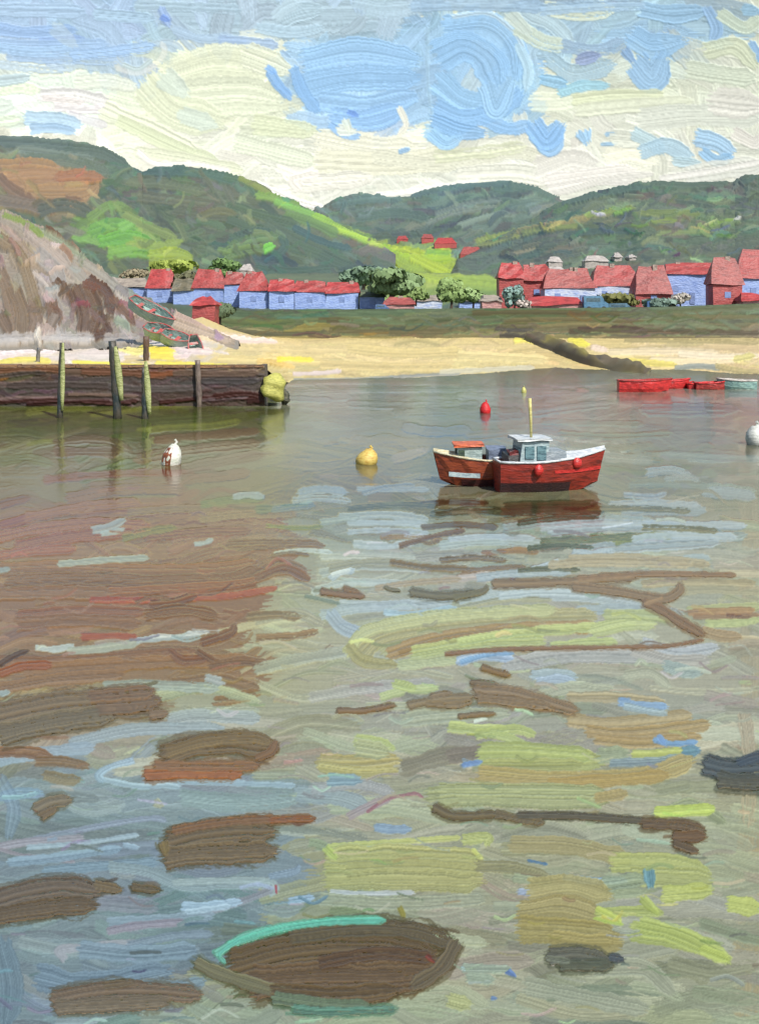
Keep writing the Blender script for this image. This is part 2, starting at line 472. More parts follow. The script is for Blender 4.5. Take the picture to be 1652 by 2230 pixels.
# left hill
hl = Canvas(-420, 880, 270, 690, 2.2, '6a7350')
hl.lay('''
60 67745e -400 340 0 320 180 330 300 380
60 5c7058 250 380 400 390 520 400
90 b08a5a -400 420 0 410 110 400 200 410
60 8a7a58 -400 480 0 440 100 450 180 460
70 667050 220 420 400 440 560 470 700 520
70 66704e 300 480 500 490 700 540 860 580
60 7aa048 170 500 300 530 400 560
70 5c6c4e 400 560 560 540 700 570 860 610
80 5f6c50 -400 560 300 600 860 640
''', h=.5)
hl.auto(900, (7, 20), (25, 80), lambda x, y: .32 if x > 250 else .1, (-400, 860, 310, 620), jit=.08, spread=.4)
hl.lay('''
24 5f6e60 0 312 80 316 160 324 h1.1
26 5e6f5c 150 330 220 340 270 368 h1.2
20 7d8a78 40 330 120 340 200 350 d.3
28 6c7860 60 350 150 356 230 380 d.2
34 b58b58 0 368 60 364 120 372 h1.1
40 b48a5c 20 398 100 392 160 400 h1.1
30 b27a4e 130 392 180 388 214 392 h1.3
34 b18c5c 60 420 140 420 196 418 h1.1
26 ab8758 150 440 190 430 210 410
24 8a6c50 0 394 30 420 70 440 h1.2
28 857560 0 440 60 450 110 460 h1.1
30 5f6450 90 462 140 450 200 470 d.2
24 6a7254 200 440 240 470 230 500 d.2
20 7c9a4c 196 478 240 450 280 460 h1.1
26 76aa4a 200 505 250 490 290 500 h1.2
30 72b044 220 530 280 520 330 535 h1.3
26 84b44c 240 556 300 548 350 566 h1.2
22 8cc45c 262 500 290 486 h1.3
24 9ab04e 290 530 350 540 390 530 d.2
26 a4b83e 330 560 380 556 415 566 h1.3
30 9fb044 330 580 370 584 414 572 h1.2
22 8a9c50 270 470 330 500 380 520 d.2
22 4f6e5e 300 374 350 378 410 376 h1.2
22 527058 400 380 450 384 510 398 h1.2
18 5a7450 490 390 530 400 560 430 h1.2
26 6e7650 280 400 360 404 440 420 d.2
26 6f7050 300 430 380 440 460 450 d.2
24 666a4c 380 460 440 470 520 476 d.2
18 8f9a40 522 392 560 412 600 436 h1.3
18 8cb046 560 430 610 440 650 456 h1.3
16 84b84a 600 444 650 462 700 480 h1.2
20 9cc83e 680 478 740 502 800 530 h1.3
16 b4d63c 720 500 780 520 830 540 h1.3
20 6c8c44 620 470 680 490 730 514
22 586c46 500 450 560 470 640 490 h1.1
24 54684a 500 480 570 505 660 520
24 58684c 580 490 650 530 720 560
18 78784a 440 470 480 462 510 470 h1.1
24 4a6050 470 540 520 520 580 510 h1.2
20 6f8a54 500 540 550 524 600 520 h1.3
22 728a4c 490 560 540 548 590 544 h1.3
18 7ed04a 576 548 594 540 h1.6
20 4c6656 600 560 620 540 610 520 h1.2
26 4f6650 560 590 640 600 720 590 h1
26 556a4a 640 540 700 560 760 580
24 4e624a 700 560 770 590 830 600 h1.1
22 46584c 740 596 790 590 820 600 h1.2
20 5d7050 440 590 500 580 550 600
16 44605a 640 500 700 530 760 545 h1.1
''')
hl.auto(200, (5, 13), (15, 45), .4, (-50, 860, 310, 620), jit=.10, spread=.7, h=1.2)
mute(hl, 1.0)
sl = Sheet(-420, 860, lambda X: (X*0+676., X*0+262.), lambda X: (c1((-420,330),(-200,310),(0,302),(60,302),(150,308),(200,316),(240,332),(285,366),(310,378),(345,368),(400,364),(440,370),(500,384),(560,400),(610,430),(660,452),(705,478),(760,506),(830,540),(860,556))(X), X*0+720.), STEP)
tag(sl.build('hill', hl, M_LAND, .62, relief=1.0, back=300, backdrop=80), kind='structure')
# village ground
vg = Canvas(-420, 2000, 560, 700, 2.4, '66704e')
vg.lay('''
50 6a7448 -400 610 400 600 800 610
40 5f6e48 -400 640 400 640 800 640
40 66704a 1050 610 1600 600 2000 600
40 62704c 1050 650 1600 640 2000 640
40 a9c23e 820 610 1080 620
36 a4bc42 830 640 1090 645
40 5c6a48 -400 680 2000 680
''', h=.5)
vg.auto(300, (6, 14), (20, 70), 0, (-400, 1980, 585, 690), jit=.05)
vg.lay('''
18 b6cc30 900 600 960 612 1000 606 h1.2
16 a8c23c 990 612 1040 616 1090 622 h1.2
16 9bb83e 1020 632 1060 636 1090 632
14 84a044 1040 640 1090 644
14 c0d23a 840 618 856 636 h1.2
''')
sv = Sheet(-420, 1990, lambda X: (X*0+700., X*0+165.6), lambda X: (X*0+596., X*0+330.), 2.4)
tag(sv.build('ground', vg, M_LAND, .6, relief=.3, back=10, backdrop=12), kind='structure')
# grass bank above the beach
gb = Canvas(380, 2000, 650, 770, 2, '5f6a4c')
gb.lay('''
30 5f6e50 380 685 800 684 1200 682 2000 670
26 636c46 380 705 900 700 1400 700 2000 695
22 6e6844 380 722 900 716 1400 714 2000 712
18 8f8350 380 742 900 735 1400 738 2000 738
''', h=.6)
gb.auto(240, (5, 11), (50, 160), 0, (400, 1980, 672, 740), jit=.04, spread=.04)
gb.lay('''
14 566a4c 470 680 560 686 640 684 h1.1
12 5c7050 600 690 760 684 900 680 h1.1
16 5e6a3e 480 700 560 706 640 700 h1.1
14 566238 1020 690 1180 686 1350 690 h1.3
12 57502a 1030 682 1200 680 1400 686 h1.2
12 6c6238 1100 698 1250 696 1400 700
12 5f6640 1350 688 1500 676 1652 668 h1.1
10 6f6a40 1430 684 1520 690 1652 690
8 4a3626 1260 716 1330 712 1400 716 h1.3
12 54482e 1240 722 1400 722 1652 726 h1.1
10 4f4a3e 1080 716 1120 720 1160 718 h1.2
12 4a4438 1090 728 1150 734
10 857a3c 640 716 680 708 740 710 h1.2
10 948a4a 620 722 700 716
12 5c5a40 500 720 600 728 700 726
12 6c6440 720 720 860 724 1000 722 d.2
10 a9985a 560 738 700 736 900 738 d.3
10 7a7044 1170 712 1260 706 1330 710
12 786c48 1300 738 1450 738 1652 742 d.2
''')
gb.auto(120, (3, 8), (20, 80), 0, (440, 1700, 672, 735), jit=.12, spread=.06, h=1.2)
mute(gb, 1.0)
sg = Sheet(380, 1990, lambda X: (c1((380,700),(440,715),(500,733),(560,740),(1990,742))(X), X*0+160.), lambda X: (c1((380,690),(440,684),(460,674),(480,668),(540,676),(700,674),(900,672),(1200,671),(1450,668),(1652,660),(1990,655))(X), X*0+165.), 2.0)
tag(sg.build('grass_bank', gb, M_LAND, .58, relief=.35, back=8, backdrop=.3), kind='structure')
# beach
be = Canvas(-420, 2000, 690, 860, 2, 'cdb982', grain=.14)
be.lay('''
40 e0cfc0 -420 750 0 745 200 740 440 745
30 e3d5cf -420 775 0 775 200 770 420 770
34 dcc7a0 400 720 520 745 640 760
40 d2bf88 500 765 900 755 1300 755 2000 755
40 d2c086 500 800 900 800 1300 790 2000 790
26 cab880 600 820 900 815 1200 806
24 d4bf94 1380 760 1652 764 2000 764
''', h=.5)
be.auto(300, (6, 14), (60, 200), .02, (-400, 1980, 740, 830), jit=.02, spread=.04)
be.lay('''
20 e6d8d2 0 768 60 762 120 764 h1.1
18 e2d2cc 120 754 200 746 260 750 h1.1
14 e3cf3e 215 748 250 740 300 742 h1.3
16 e4d67c 262 760 300 768 330 760 h1.2
16 e6d24a 300 752 340 764 380 764 h1.3
14 e7d44c 330 776 390 780 h1.3
12 e6d662 0 790 60 784 110 788 h1.2
10 e8d84e 160 790 240 794 310 798 h1.3
12 e9da52 340 792 430 796 520 800 h1.3
16 e5d3cc 370 752 400 762 460 768 h1.1
12 e4cfc6 380 780 410 776
18 e0c8b8 410 706 450 724 490 742 h1.2
14 e3cdbf 450 730 520 742 600 748 h1.1
18 d9c48c 520 760 620 765 760 762
18 d6c182 480 784 580 786 700 790
22 d3bf83 760 760 880 770 1000 765
20 cfba80 700 795 840 800 980 800 d.2
22 d6c58c 1000 775 1100 780 1190 785 d.2
14 dcd068 1120 744 1150 742 1170 746 h1.3
14 d6cc52 1250 748 1280 752 h1.3
16 e2cdb8 1290 758 1320 764 h1.3
14 d8cc5e 1240 740 1270 744
18 decda8 1330 768 1450 766 1560 770 h.9
20 e0cfa8 1420 786 1520 788 1610 782 h.9
14 d8c868 1360 786 1420 792 1470 796 h1.1
14 e2d4b4 1480 772 1560 778 1652 776
16 a5986e 1360 740 1480 742 1652 746 d.3
12 8a8f86 1470 804 1520 799 1570 804 h1.1
14 a89a6a 1560 800 1600 808 1652 812 h1.1
16 d6cc84 1600 784 1640 776 h1.1
12 d9b96e 560 790 600 796 640 802 h1.1
12 e6d848 600 788 640 784 680 786 h1.1
10 d6c6c0 640 816 700 814 740 810 h1.1
10 8d918a 640 830 760 829 860 824 h1.1
9 8f8f88 860 823 940 818 1000 816 h1.1
12 c7c0a4 960 812 1080 806 1160 802 d.2
''')
mute(be, 1.12)
def be_bot(X):
    t = np.clip((X-556)/80, 0, 1); t = t*t*(3-2*t)
    wl = c1((560,846),(640,834),(760,830),(900,827),(1000,822),(1100,812),(1200,806),(1380,812),(1480,808),(1540,812),(1600,818),(1700,818),(2000,818))(X)
    zb = 2.86*(1-t)-.12*t
    py = 797*(1-t)+wl*t
    return py, (EYE-zb)*F/(py-HY)
def be_top(X):
    t = np.clip((X-300)/260, 0, 1); t = t*t*(3-2*t)
    return c1((-420,738),(300,736),(400,700),(440,690),(500,716),(560,733),(620,736),(2000,738))(X), 118*(1-t)+161*t
sbe = Sheet(-420, 1990, be_bot, be_top, 2.0)
tag(sbe.build('beach', be, M_LAND, .90, relief=.35), kind='structure')
# rocky headland, left
cl = Canvas(-420, 600, 430, 780, 2, 'a39a8c', grain=.14)
cl.lay('''
90 a89c88 -400 500 0 500 150 560 250 640
90 a59a8a -400 600 0 600 200 640
90 a49c90 -400 700 0 700 250 700
50 b0a89c 150 600 250 650 350 700
40 b5a48e 300 690 400 720 500 745
60 8c7660 -400 560 -200 600 -100 720
''', h=.6)
cl.auto(260, (10, 24), (40, 110), .85, (-400, 480, 450, 760), jit=.04, spread=.25)
cl.lay('''
30 ada494 0 480 40 500 70 530 h1.1
26 94846c 0 530 40 560 60 610 80 680 h1.2
30 b8aca0 60 520 110 560 150 600 h1.1
30 8c7a66 0 600 20 650 40 740 h1.3
34 887660 30 640 50 690 50 745 h1.3
26 7f6c58 0 690 20 730 h1.2
26 b3aca4 90 620 110 650 130 700 h1.1
30 b4aea6 80 560 120 600 130 640
30 7d6652 110 670 118 710 90 745 h1.5
28 8b7866 70 670 80 710 70 740 h1.4
22 94887c 120 700 100 740 h1.3
26 a8a094 150 590 200 640 230 690 h1.1
20 6a5440 120 622 150 650 170 690 h1.5
30 6c5644 160 640 180 690 180 738 h1.6
28 735c48 190 640 210 690 200 730 h1.6
24 5f4636 190 620 230 650 240 690 h1.6
20 5a4232 220 700 235 730 200 742 h1.6
18 7f6450 240 660 270 690 290 710 h1.4
16 6e5040 180 630 210 640 h1.5
22 b6b0aa 130 720 140 750 d.3
22 b2aca6 260 700 280 740 d.2
20 b9b0a6 240 620 280 670 330 700 h1.1
20 a8a498 160 570 220 610 280 660 h1.1
16 9ca48c 60 500 120 530 180 570 h1
14 8a9a58 10 480 60 500 90 524 h1.1
18 54402f 82 486 110 498 138 520 h1.6
18 5c4634 100 506 140 520 150 536 h1.5
16 4c3a2c 130 510 148 526 h1.5
18 665240 160 536 190 546 214 570 h1.4
14 7a6a5a 200 560 220 580
18 96a094 270 640 330 668 370 700 h1.2
16 8ea094 286 660 340 690 380 712 h1.2
14 8b9c94 320 650 366 680 h1.2
10 b89090 300 664 340 688 h1
14 7f9490 340 700 370 716 h1.3
22 d9bfae 386 690 420 704 450 720 h1.1
18 d4c0aa 380 706 440 726 500 742 h1.1
22 c9c3bc 0 745 100 740 200 742 d.2
20 b4ada6 230 744 300 738 d.2
''')
cl.auto(130, (8, 18), (12, 45), .9, (-100, 500, 470, 750), jit=.10, spread=.8, h=1.6)
mute(cl, 1.25)
scl = Sheet(-420, 520, lambda X: (c1((-420,774),(0,770),(200,765),(300,763),(420,761),(520,760))(X), c1((-420,91.5),(0,93.3),(300,97.5),(520,102))(X)), lambda X: (c1((-420,380),(-200,420),(0,464),(40,478),(90,500),(130,526),(190,572),(230,606),(290,644),(340,670),(385,684),(420,700),(450,716),(500,736),(530,744),(560,748))(X), c1((-420,190),(0,165),(290,135),(440,114),(530,106))(X)), 2.0, power=.8)
tag(scl.build('headland', cl, M_LAND, .62, relief=2.0, back=40, backdrop=14), kind='structure')
# ================================================================== WATER
M_WATER = mat_surface('harbour_water', .15, .5, ior=1.22)
wa = Canvas(-540, 2200, 770, 2320, 2, '9c9a86', grain=.16)
wa.lay('''
40 a4a89e 500 835 1100 835 2200 840
40 9fa49a 500 870 1100 870 2200 880
50 86897e 500 915 1100 910 2200 915
50 84887c 500 950 1100 950 2200 950
60 747c4c -540 910 0 905 300 905 570 905
60 7a7c54 -540 960 0 960 300 950 570 950
60 857a5a -540 1010 0 1010 300 1010 600 1000
60 8c8668 560 1000 900 1000
60 7e8268 900 1000 1652 1000 2200 1000
70 8a7a56 -540 1070 0 1070 500 1060 900 1070
70 8c8a68 700 1110 1200 1110
70 8a8f78 1200 1080 2200 1080
70 93684c -540 1140 0 1140 300 1120 600 1140
70 93704e -540 1200 0 1200 300 1190 650 1190
70 a1a594 700 1180 1652 1180 2200 1180
70 866444 -540 1260 0 1260 400 1255 650 1250
70 a3a595 700 1250 1652 1250 2200 1250
70 8a6648 -540 1320 0 1320 300 1320 600 1310
80 a7a997 600 1330 1200 1330 2200 1330
80 8c6c50 -540 1390 0 1390 300 1390 560 1380
80 aaa996 560 1400 1652 1400 2200 1400
80 8e7258 -540 1470 0 1460 300 1450 600 1450
80 a8a796 600 1480 1652 1480 2200 1480
90 8d7c64 -540 1550 0 1540 350 1530
90 a0a294 400 1560 1000 1550 1652 1560 2200 1560
90 9a9a8a -540 1630 0 1630 500 1620
90 a4a590 600 1650 1652 1650 2200 1650
100 8b97a0 -540 1720 0 1710 700 1710
100 a2a494 750 1730 1652 1740 2200 1740
100 8893a0 -540 1810 0 1800 650 1800
100 9fa294 750 1830 1652 1830 2200 1830
110 8490a0 -540 1910 0 1900 650 1900
110 9fa292 750 1930 2200 1930
110 7f8d9c -540 2010 0 2010 550 2000
110 9ea293 600 2030 2200 2030
110 7d8a9a -540 2110 0 2110 500 2110
110 9ca092 600 2130 2200 2130
120 8390a0 -540 2220 0 2220 300 2220
120 9ca193 400 2230 2200 2230
70 a39c84 1640 960 1650 1300 1640 1700 1630 2230 d.3
''', h=.3, pick=.15, var=.05)
def wang(x, y):
    return -.10 if x < 600 and y < 1700 else (.06 if x > 1100 else 0)
wa.auto(520, (5, 13), (60, 200), 0, (-520, 2180, 825, 960), jit=.03, spread=.04, h=.5)
wa.auto(900, (10, 26), (70, 230), wang, (-520, 2180, 950, 1700), jit=.035, spread=.10, h=.8)
wa.auto(700, (20, 44), (100, 300), wang, (-520, 2180, 1600, 2290), jit=.028, spread=.12, h=.8)
wa.lay('''
10 b6aea4 600 838 720 832 900 834 1000 838
12 a8b0aa 640 856 800 850 1000 848 1200 846
14 aab0a6 1000 862 1200 856 1330 862
10 a9b2ac 1180 836 1240 840 1330 834
18 9aa5a0 620 866 760 864
12 7d848a 590 870 640 868 720 872 h1.2
16 8d9188 760 880 900 884 1040 880
16 7f8478 860 900 1000 896 1130 896
14 a3aaa0 900 884 1000 878
22 7c858c 880 930 940 940 1020 936 h1.2
20 88867a 1020 950 1100 944
16 77807e 1040 912 1140 904
18 8f9a90 1160 900 1260 886 1330 880
12 7f8a78 1180 918 1300 922 1400 924
22 6f7879 1400 890 1500 888 1600 892 h1.2
14 7b8483 1410 900 1480 902 1580 900 h1.3
16 a29ea0 1590 860 1652 862
12 ccc2bc 1580 842 1652 848 h1.2
12 b5a398 1330 860 1380 864
12 bfa295 1258 850 1278 852 h1.3
20 a39a8a 860 1000 930 980
14 7b8468 1220 944 1340 950 1460 944
14 8a8c70 1230 968 1330 976 1420 970
14 74805c 1330 1020 1400 1030 1500 1020
24 7a8450 0 905 80 898 180 896 h1.1
16 9aa25a 60 900 120 892 200 888 h1.2
12 a4aa60 200 905 260 898 330 888 420 882 h1.2
20 74804a 200 925 330 916 480 906 h1.1
22 78844c 340 930 440 924 560 904
16 98a052 300 940 370 932 460 928 520 918 d.35 h1.3
12 909a4c 60 968 100 962 140 966 d.3
24 738044 170 1000 240 960 320 950 h1.1
26 6f7c44 180 1040 250 1020 330 1000 h1.1
22 788250 0 945 50 942 90 950
22 7c8652 0 1006 60 1000 110 1010
20 7c6a4a 120 966 180 958 240 962 280 980 h1.2
22 86684a 120 985 190 984 260 984 h1.2
20 8e7454 340 960 440 950 560 940 h1.1
24 8f7656 300 1000 420 980 560 966 h1.1
26 8c7458 360 1030 460 1010 570 990 h1.1
18 98583c 100 1046 200 1036 330 1030 420 1032 h1.2
22 8e6c50 200 1060 340 1050 460 1040 540 1030 h1.2
24 916850 150 1085 260 1068 400 1066 h1.3
18 7f4a38 0 1100 30 1092 60 1086 h1.3
20 8e4a3a 0 1146 40 1136 70 1126 h1.4
26 9c6a4c 60 1130 160 1110 300 1096 h1.3
24 a06c50 0 1170 100 1150 220 1140 320 1146 h1.3
28 9a6446 40 1190 160 1170 280 1160 h1.3
24 9c6848 0 1210 80 1200 160 1196 h1.2
20 94785c 280 1118 370 1110 460 1108 h1.2
22 97805e 440 1130 540 1120 640 1120
20 8a6246 320 1170 430 1160 540 1156 h1.2
24 8c7048 500 1190 600 1186 700 1190 h1.1
18 868042 270 1172 320 1160 380 1150 h1.3
18 7c8850 440 1100 500 1090 570 1086
20 768060 560 1110 600 1108 h1.2
18 78858a 596 1110 640 1104 680 1100 h1.3
26 7e7440 860 1080 900 1100 940 1110
30 8c6a44 0 1240 140 1236 300 1244 480 1240 550 1228 h1.3
30 86663e 20 1268 180 1262 340 1268 500 1262 560 1240 h1.4
24 8c6238 240 1290 400 1280 500 1274 560 1264 h1.4
30 8a6a4a 0 1296 120 1292 240 1296 h1.2
16 a2562e 200 1308 300 1308 360 1306 h1.4
16 a05a34 400 1304 500 1298 600 1282 h1.4
20 7a5428 330 1318 380 1312 424 1298 h1.7
24 846038 560 1260 620 1240 670 1262 h1.3
22 8a6040 40 1340 180 1330 310 1334 h1.2
30 8c6a4a 40 1360 160 1352 300 1360 h1.3
18 9c5632 180 1388 260 1386 300 1392 h1.3
26 84602e 320 1340 400 1330 470 1342 h1.3
22 7c5a3a 440 1400 500 1380 510 1362 h1.5
24 8b6848 0 1440 140 1440 280 1430 420 1420 h1.2
30 8f7050 60 1460 220 1450 380 1442 540 1440 h1.2
20 866040 370 1420 400 1440 450 1436 h1.5
16 7c5c3c 430 1420 456 1436 480 1450 h1.7
20 84684c 460 1450 520 1442 580 1446 h1.3
24 8b735a 380 1490 470 1480 560 1500
20 905a30 0 1468 50 1452 110 1450 h1.3
14 5c4428 0 1448 30 1430 60 1418 h1.3
30 8e7258 0 1500 120 1480 260 1470
26 8b7050 470 1530 520 1520 560 1510 d.3
24 aaa898 560 1350 640 1336 700 1360
20 8a7656 540 1345 600 1340 650 1345 d.2
18 8e7454 560 1390 640 1386 690 1376 d.2 h1.2
20 a09684 640 1440 700 1430 720 1410 h1.3
26 a6aaa0 560 1460 640 1440 760 1420 h1.2
28 adaeaa 680 1520 800 1500 940 1490
24 aab29c 330 1520 450 1500 560 1530
20 a0a79c 360 1560 450 1550 560 1550 d.3
''')  # red-brown strokes at left: cliff reflections painted into the water colour
wa.lay('''
16 aebfd0 510 1082 540 1078 572 1082 h1.6
20 a8b8c4 650 1074 700 1066 752 1072 h1.5
14 b3c0c4 780 1066 860 1066 930 1066 h1.4
14 9fabb0 792 1074 840 1062 900 1058 h1.3
20 a9b6c6 204 1156 240 1148 270 1134 h1.6
14 b0bfc8 222 1164 250 1160 268 1154 h1.4
12 aebdc8 425 1186 445 1184 462 1176 h1.5
16 a4aeaf 130 1230 220 1222 320 1216 h1.3
14 9aa5ae 0 1244 20 1240
20 b0bcba 740 1126 840 1122 930 1132 h1.4
14 b7c4c6 760 1140 860 1140 930 1144 h1.3
16 a6b1a8 700 1138 780 1128 d.2
18 b5c0c0 770 1186 830 1190 900 1184 h1.2
10 8f9244 580 1146 640 1150 700 1148
12 9a7a42 830 1172 900 1170 960 1176
20 a2b0ae 1100 1150 1180 1140 1300 1130 1420 1136 h1.4
24 aab6ba 1200 1160 1320 1150 1480 1148 h1.4
30 a2b0b4 1360 1112 1440 1108 1530 1112 h1.4
20 aab8c0 1400 1142 1500 1144 1620 1146 h1.5
22 adb9b4 960 1190 1060 1180 1180 1186 h1.4
30 a5b2b6 1270 1200 1400 1190 1560 1180 h1.4
20 a7b4b4 1300 1220 1400 1224 1540 1216 h1.3
26 aab7bc 1250 1206 1290 1212 1330 1202 h1.6
20 9aaaa8 1550 1164 1600 1170 1620 1166 h1.2
14 a8b6c0 1360 1078 1420 1082 1448 1076 h1.5
20 aab7bc 1410 1030 1460 1024 1500 1036 h1.5
14 a6b2ae 1450 1044 1500 1040 1520 1048 h1.3
20 98a89c 1530 1060 1590 1064 1640 1070 h1.3
26 a4b4b8 1536 1072 1600 1076 1640 1082 h1.2
14 a0afa6 1500 1000 1550 1004 1600 1000 h1.2
16 94a29a 1440 990 1540 996 1652 1000
12 8c9a90 1370 1058 1440 1056 1540 1060
18 7c8248 1340 1180 1400 1170 1460 1170
16 6c7450 1180 1180 1280 1176 1390 1168 h1.4
16 4f5a40 1130 1140 1200 1130 1300 1130 h1.3
20 50583e 1100 1104 1180 1100 1300 1100 h1.3
14 5a4c34 900 1100 980 1094 1060 1096 h1.2
12 7a5a34 870 1190 940 1170 1010 1156 h1.4
14 8c6a3a 1060 1208 1120 1200 1170 1204 h1.3
12 7c6442 980 1250 1060 1240 1140 1236 h1.3
18 96968a 860 1216 960 1208 1040 1210
12 8c6c48 1050 1206 1100 1204 h1.4
16 7c7c68 1180 1196 1230 1192 h1.2
22 b4b9ac 700 1212 800 1210 900 1216 h1.2
24 aab2ac 700 1250 800 1232 960 1240 h1.2
22 9b9a84 720 1240 800 1228 900 1232 1000 1246 h1.2
16 7c6844 850 1226 930 1238 1020 1240 h1.4
20 9fabae 1040 1260 1140 1250 1240 1246
16 b4c2cc 720 1262 740 1250 770 1244 h2
12 c9d2d2 724 1254 760 1244 h2
14 aebcc4 1160 1240 1200 1230 1214 1222 h1.6
10 d6dcda 985 1216 1060 1214 h1.6
18 b2bcb8 680 1290 760 1270 880 1274 h1.2
24 aab6ba 740 1320 860 1320 980 1310 h1.2
22 acb8bc 700 1340 780 1326 900 1320 h1.3
24 a9b4b4 1000 1306 1100 1290 1240 1290 h1.2
20 aab5b8 1180 1300 1300 1306 1400 1324 h1.2
26 a7b3b6 1260 1330 1360 1330 1480 1340 h1.1
28 a4b2c0 720 1340 750 1370 820 1390 h1.2
16 a8c0cc 840 1336 900 1340 990 1326 h1.8
14 b4c8d0 860 1350 920 1348 980 1334 h1.7
10 9a9a80 1000 1326 1100 1306 1200 1308 h1.4
''')  # pale-blue dabs are sky reflections painted into the water colour
wa.lay('''
16 b9c5ca 640 1090 700 1086 760 1092 h1.4 d.2
14 b4c0c4 1330 1098 1420 1094 1520 1100 h1.4 d.15
18 b6c2c6 1180 1150 1290 1140 1400 1142 h1.5 d.15
16 b8c4c8 980 1176 1060 1170 1160 1174 h1.5 d.15
20 b2bfc4 1380 1176 1480 1168 1600 1172 h1.4 d.2
16 b9c4c6 1240 1224 1330 1218 1420 1222 h1.5 d.2
18 b4c0c2 1090 1300 1180 1292 1280 1296 h1.4 d.15
12 bcc8ca 600 1206 660 1200 720 1204 h1.5 d.2
14 b2bec2 760 1160 840 1156 930 1162 h1.5 d.2
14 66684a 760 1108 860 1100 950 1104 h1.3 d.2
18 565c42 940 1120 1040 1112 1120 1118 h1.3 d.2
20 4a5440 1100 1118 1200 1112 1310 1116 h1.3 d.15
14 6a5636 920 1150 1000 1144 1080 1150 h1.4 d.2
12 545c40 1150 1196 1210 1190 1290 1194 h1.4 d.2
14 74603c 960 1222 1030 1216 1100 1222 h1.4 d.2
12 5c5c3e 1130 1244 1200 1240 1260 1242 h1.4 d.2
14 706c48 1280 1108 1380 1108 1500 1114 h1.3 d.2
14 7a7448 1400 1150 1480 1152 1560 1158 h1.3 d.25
''')  # further pale sky reflections painted on, plus olive-dark strokes round the boats
# silt and algae tones, middle distance, with lime and pale-blue reflections painted in
wa.lay('''
46 b1b288 830 1410 900 1370 1060 1350 1200 1346 h1.2
40 aaa57c 780 1430 830 1390 960 1366 1150 1350 1290 1345 h1.3
30 a58e66 850 1424 960 1390 1120 1372 1290 1366 h1.5
16 9c8458 870 1424 980 1394 1130 1378 1290 1370 h1.6
30 b6b98c 760 1420 790 1380 860 1360 1000 1340 1200 1330 h1.1
26 a8a478 760 1410 790 1440 860 1450 h1.3
34 b4bd84 900 1424 1040 1402 1180 1396 h1.3
22 b2bd84 1000 1400 1120 1380 1260 1370 1380 1360 h1.3
30 b7bf8c 1290 1376 1360 1360 1420 1360 h1.3
24 a9b080 1320 1340 1400 1340 1460 1348 h1.1
20 b0b486 1500 1330 1560 1326 1652 1322 h1.2
20 b9c28c 1540 1360 1600 1356 1652 1350 h1.2
16 a6855e 1500 1336 1560 1332 1640 1330 h1.3
12 9c8060 1510 1344 1580 1344 1652 1340 h1.3
24 a69270 1530 1376 1570 1386 1610 1388 h1.3
20 a89c7c 1240 1220 1340 1216 1460 1222 1540 1230
20 ab9f80 1200 1232 1300 1226 1500 1230
18 a69a78 1400 1272 1500 1268 1640 1272 h1.2
20 aaa588 1460 1290 1540 1284 1652 1290
14 a4967c 820 1282 900 1270 1000 1262 h1.2
24 b0b893 870 1450 960 1440 1080 1420 h1.1
22 b5c088 1200 1410 1280 1402 1340 1400 h1.1
34 aaacaa 1100 1450 1240 1430 1400 1430 1540 1420 h1
24 aab0b4 1400 1400 1480 1420 1560 1410 h1.2
26 b2b0a8 1380 1420 1460 1440 1540 1440 h1
22 a6b8ce 1000 1442 1050 1430 1110 1434 h1.7
12 8fb0d0 1004 1444 1060 1428 1116 1424 h1.8
24 a4b4ba 1160 1472 1210 1470 1250 1474 h1.5
20 a1b0be 1170 1486 1210 1480 1250 1486 h1.4
28 9aa8a4 1450 1452 1490 1464 1520 1468 h1.4
20 b0bc8c 830 1520 880 1506 950 1500 h1.2
22 b4c084 860 1490 900 1500 h1.1
30 a8ac98 1150 1530 1240 1500 1340 1510 h1
24 a89e80 1240 1520 1340 1520 1440 1530
34 a6ac96 880 1570 960 1560 1100 1556
26 b1bc80 980 1584 1040 1590 1100 1590 h1.3
24 b3be80 1040 1600 1120 1590 1160 1600 h1.2
30 aa9c78 1240 1570 1340 1576 1500 1560 h1.3
30 aa9870 1280 1594 1380 1600 1540 1580 h1.4
24 a6946c 1300 1612 1400 1620 1520 1606 h1.4
20 8eaac8 1350 1530 1400 1540 1450 1540 h1.7
16 a6b6b8 1360 1540 1420 1552 1450 1556 h1.4
14 84a8cc 1424 1614 1460 1622 1516 1618 h1.8
14 7f9cc0 1434 1606 1446 1622 h1.6
20 a8b47c 1070 1600 1110 1610 1150 1630 h1.2
50 a8ae7a 1050 1656 1160 1650 1300 1660 h1.4
44 acb67c 1050 1640 1140 1640 1280 1650 h1.3
36 a4a878 1060 1672 1160 1672 1260 1670 h1.4
24 b6be78 1380 1646 1440 1644 1510 1640 h1.3
40 9aa48a 1310 1648 1360 1646 h1.5
20 8a9aa2 1330 1664 1420 1660 1500 1650 h1.5
24 6f90a4 1490 1640 1520 1636 h1.8
26 8c9aa2 1010 1664 1020 1664 h1
14 7c98c4 1010 1668 1046 1662 h1.7
40 ab9f74 1050 1690 1200 1700 1400 1690 1500 1660 h1.1
30 a8976a 1200 1710 1350 1700 1450 1690 h1.2
54 9ea482 940 1740 1020 1734 1180 1738 1320 1738 h1.3
30 a3a986 960 1722 1100 1722 1300 1726 h1.4
24 a69a74 1300 1740 1360 1730 h1.3
40 b1a879 700 1660 760 1664 860 1656 h1.5
26 b4ae80 700 1672 780 1684 860 1680 h1.5
30 b2bd84 780 1616 820 1620 850 1630 h1.1
40 a9ae8c 780 1630 840 1640
26 b8c876 1430 1772 1480 1768 1550 1764 h1.3
''')
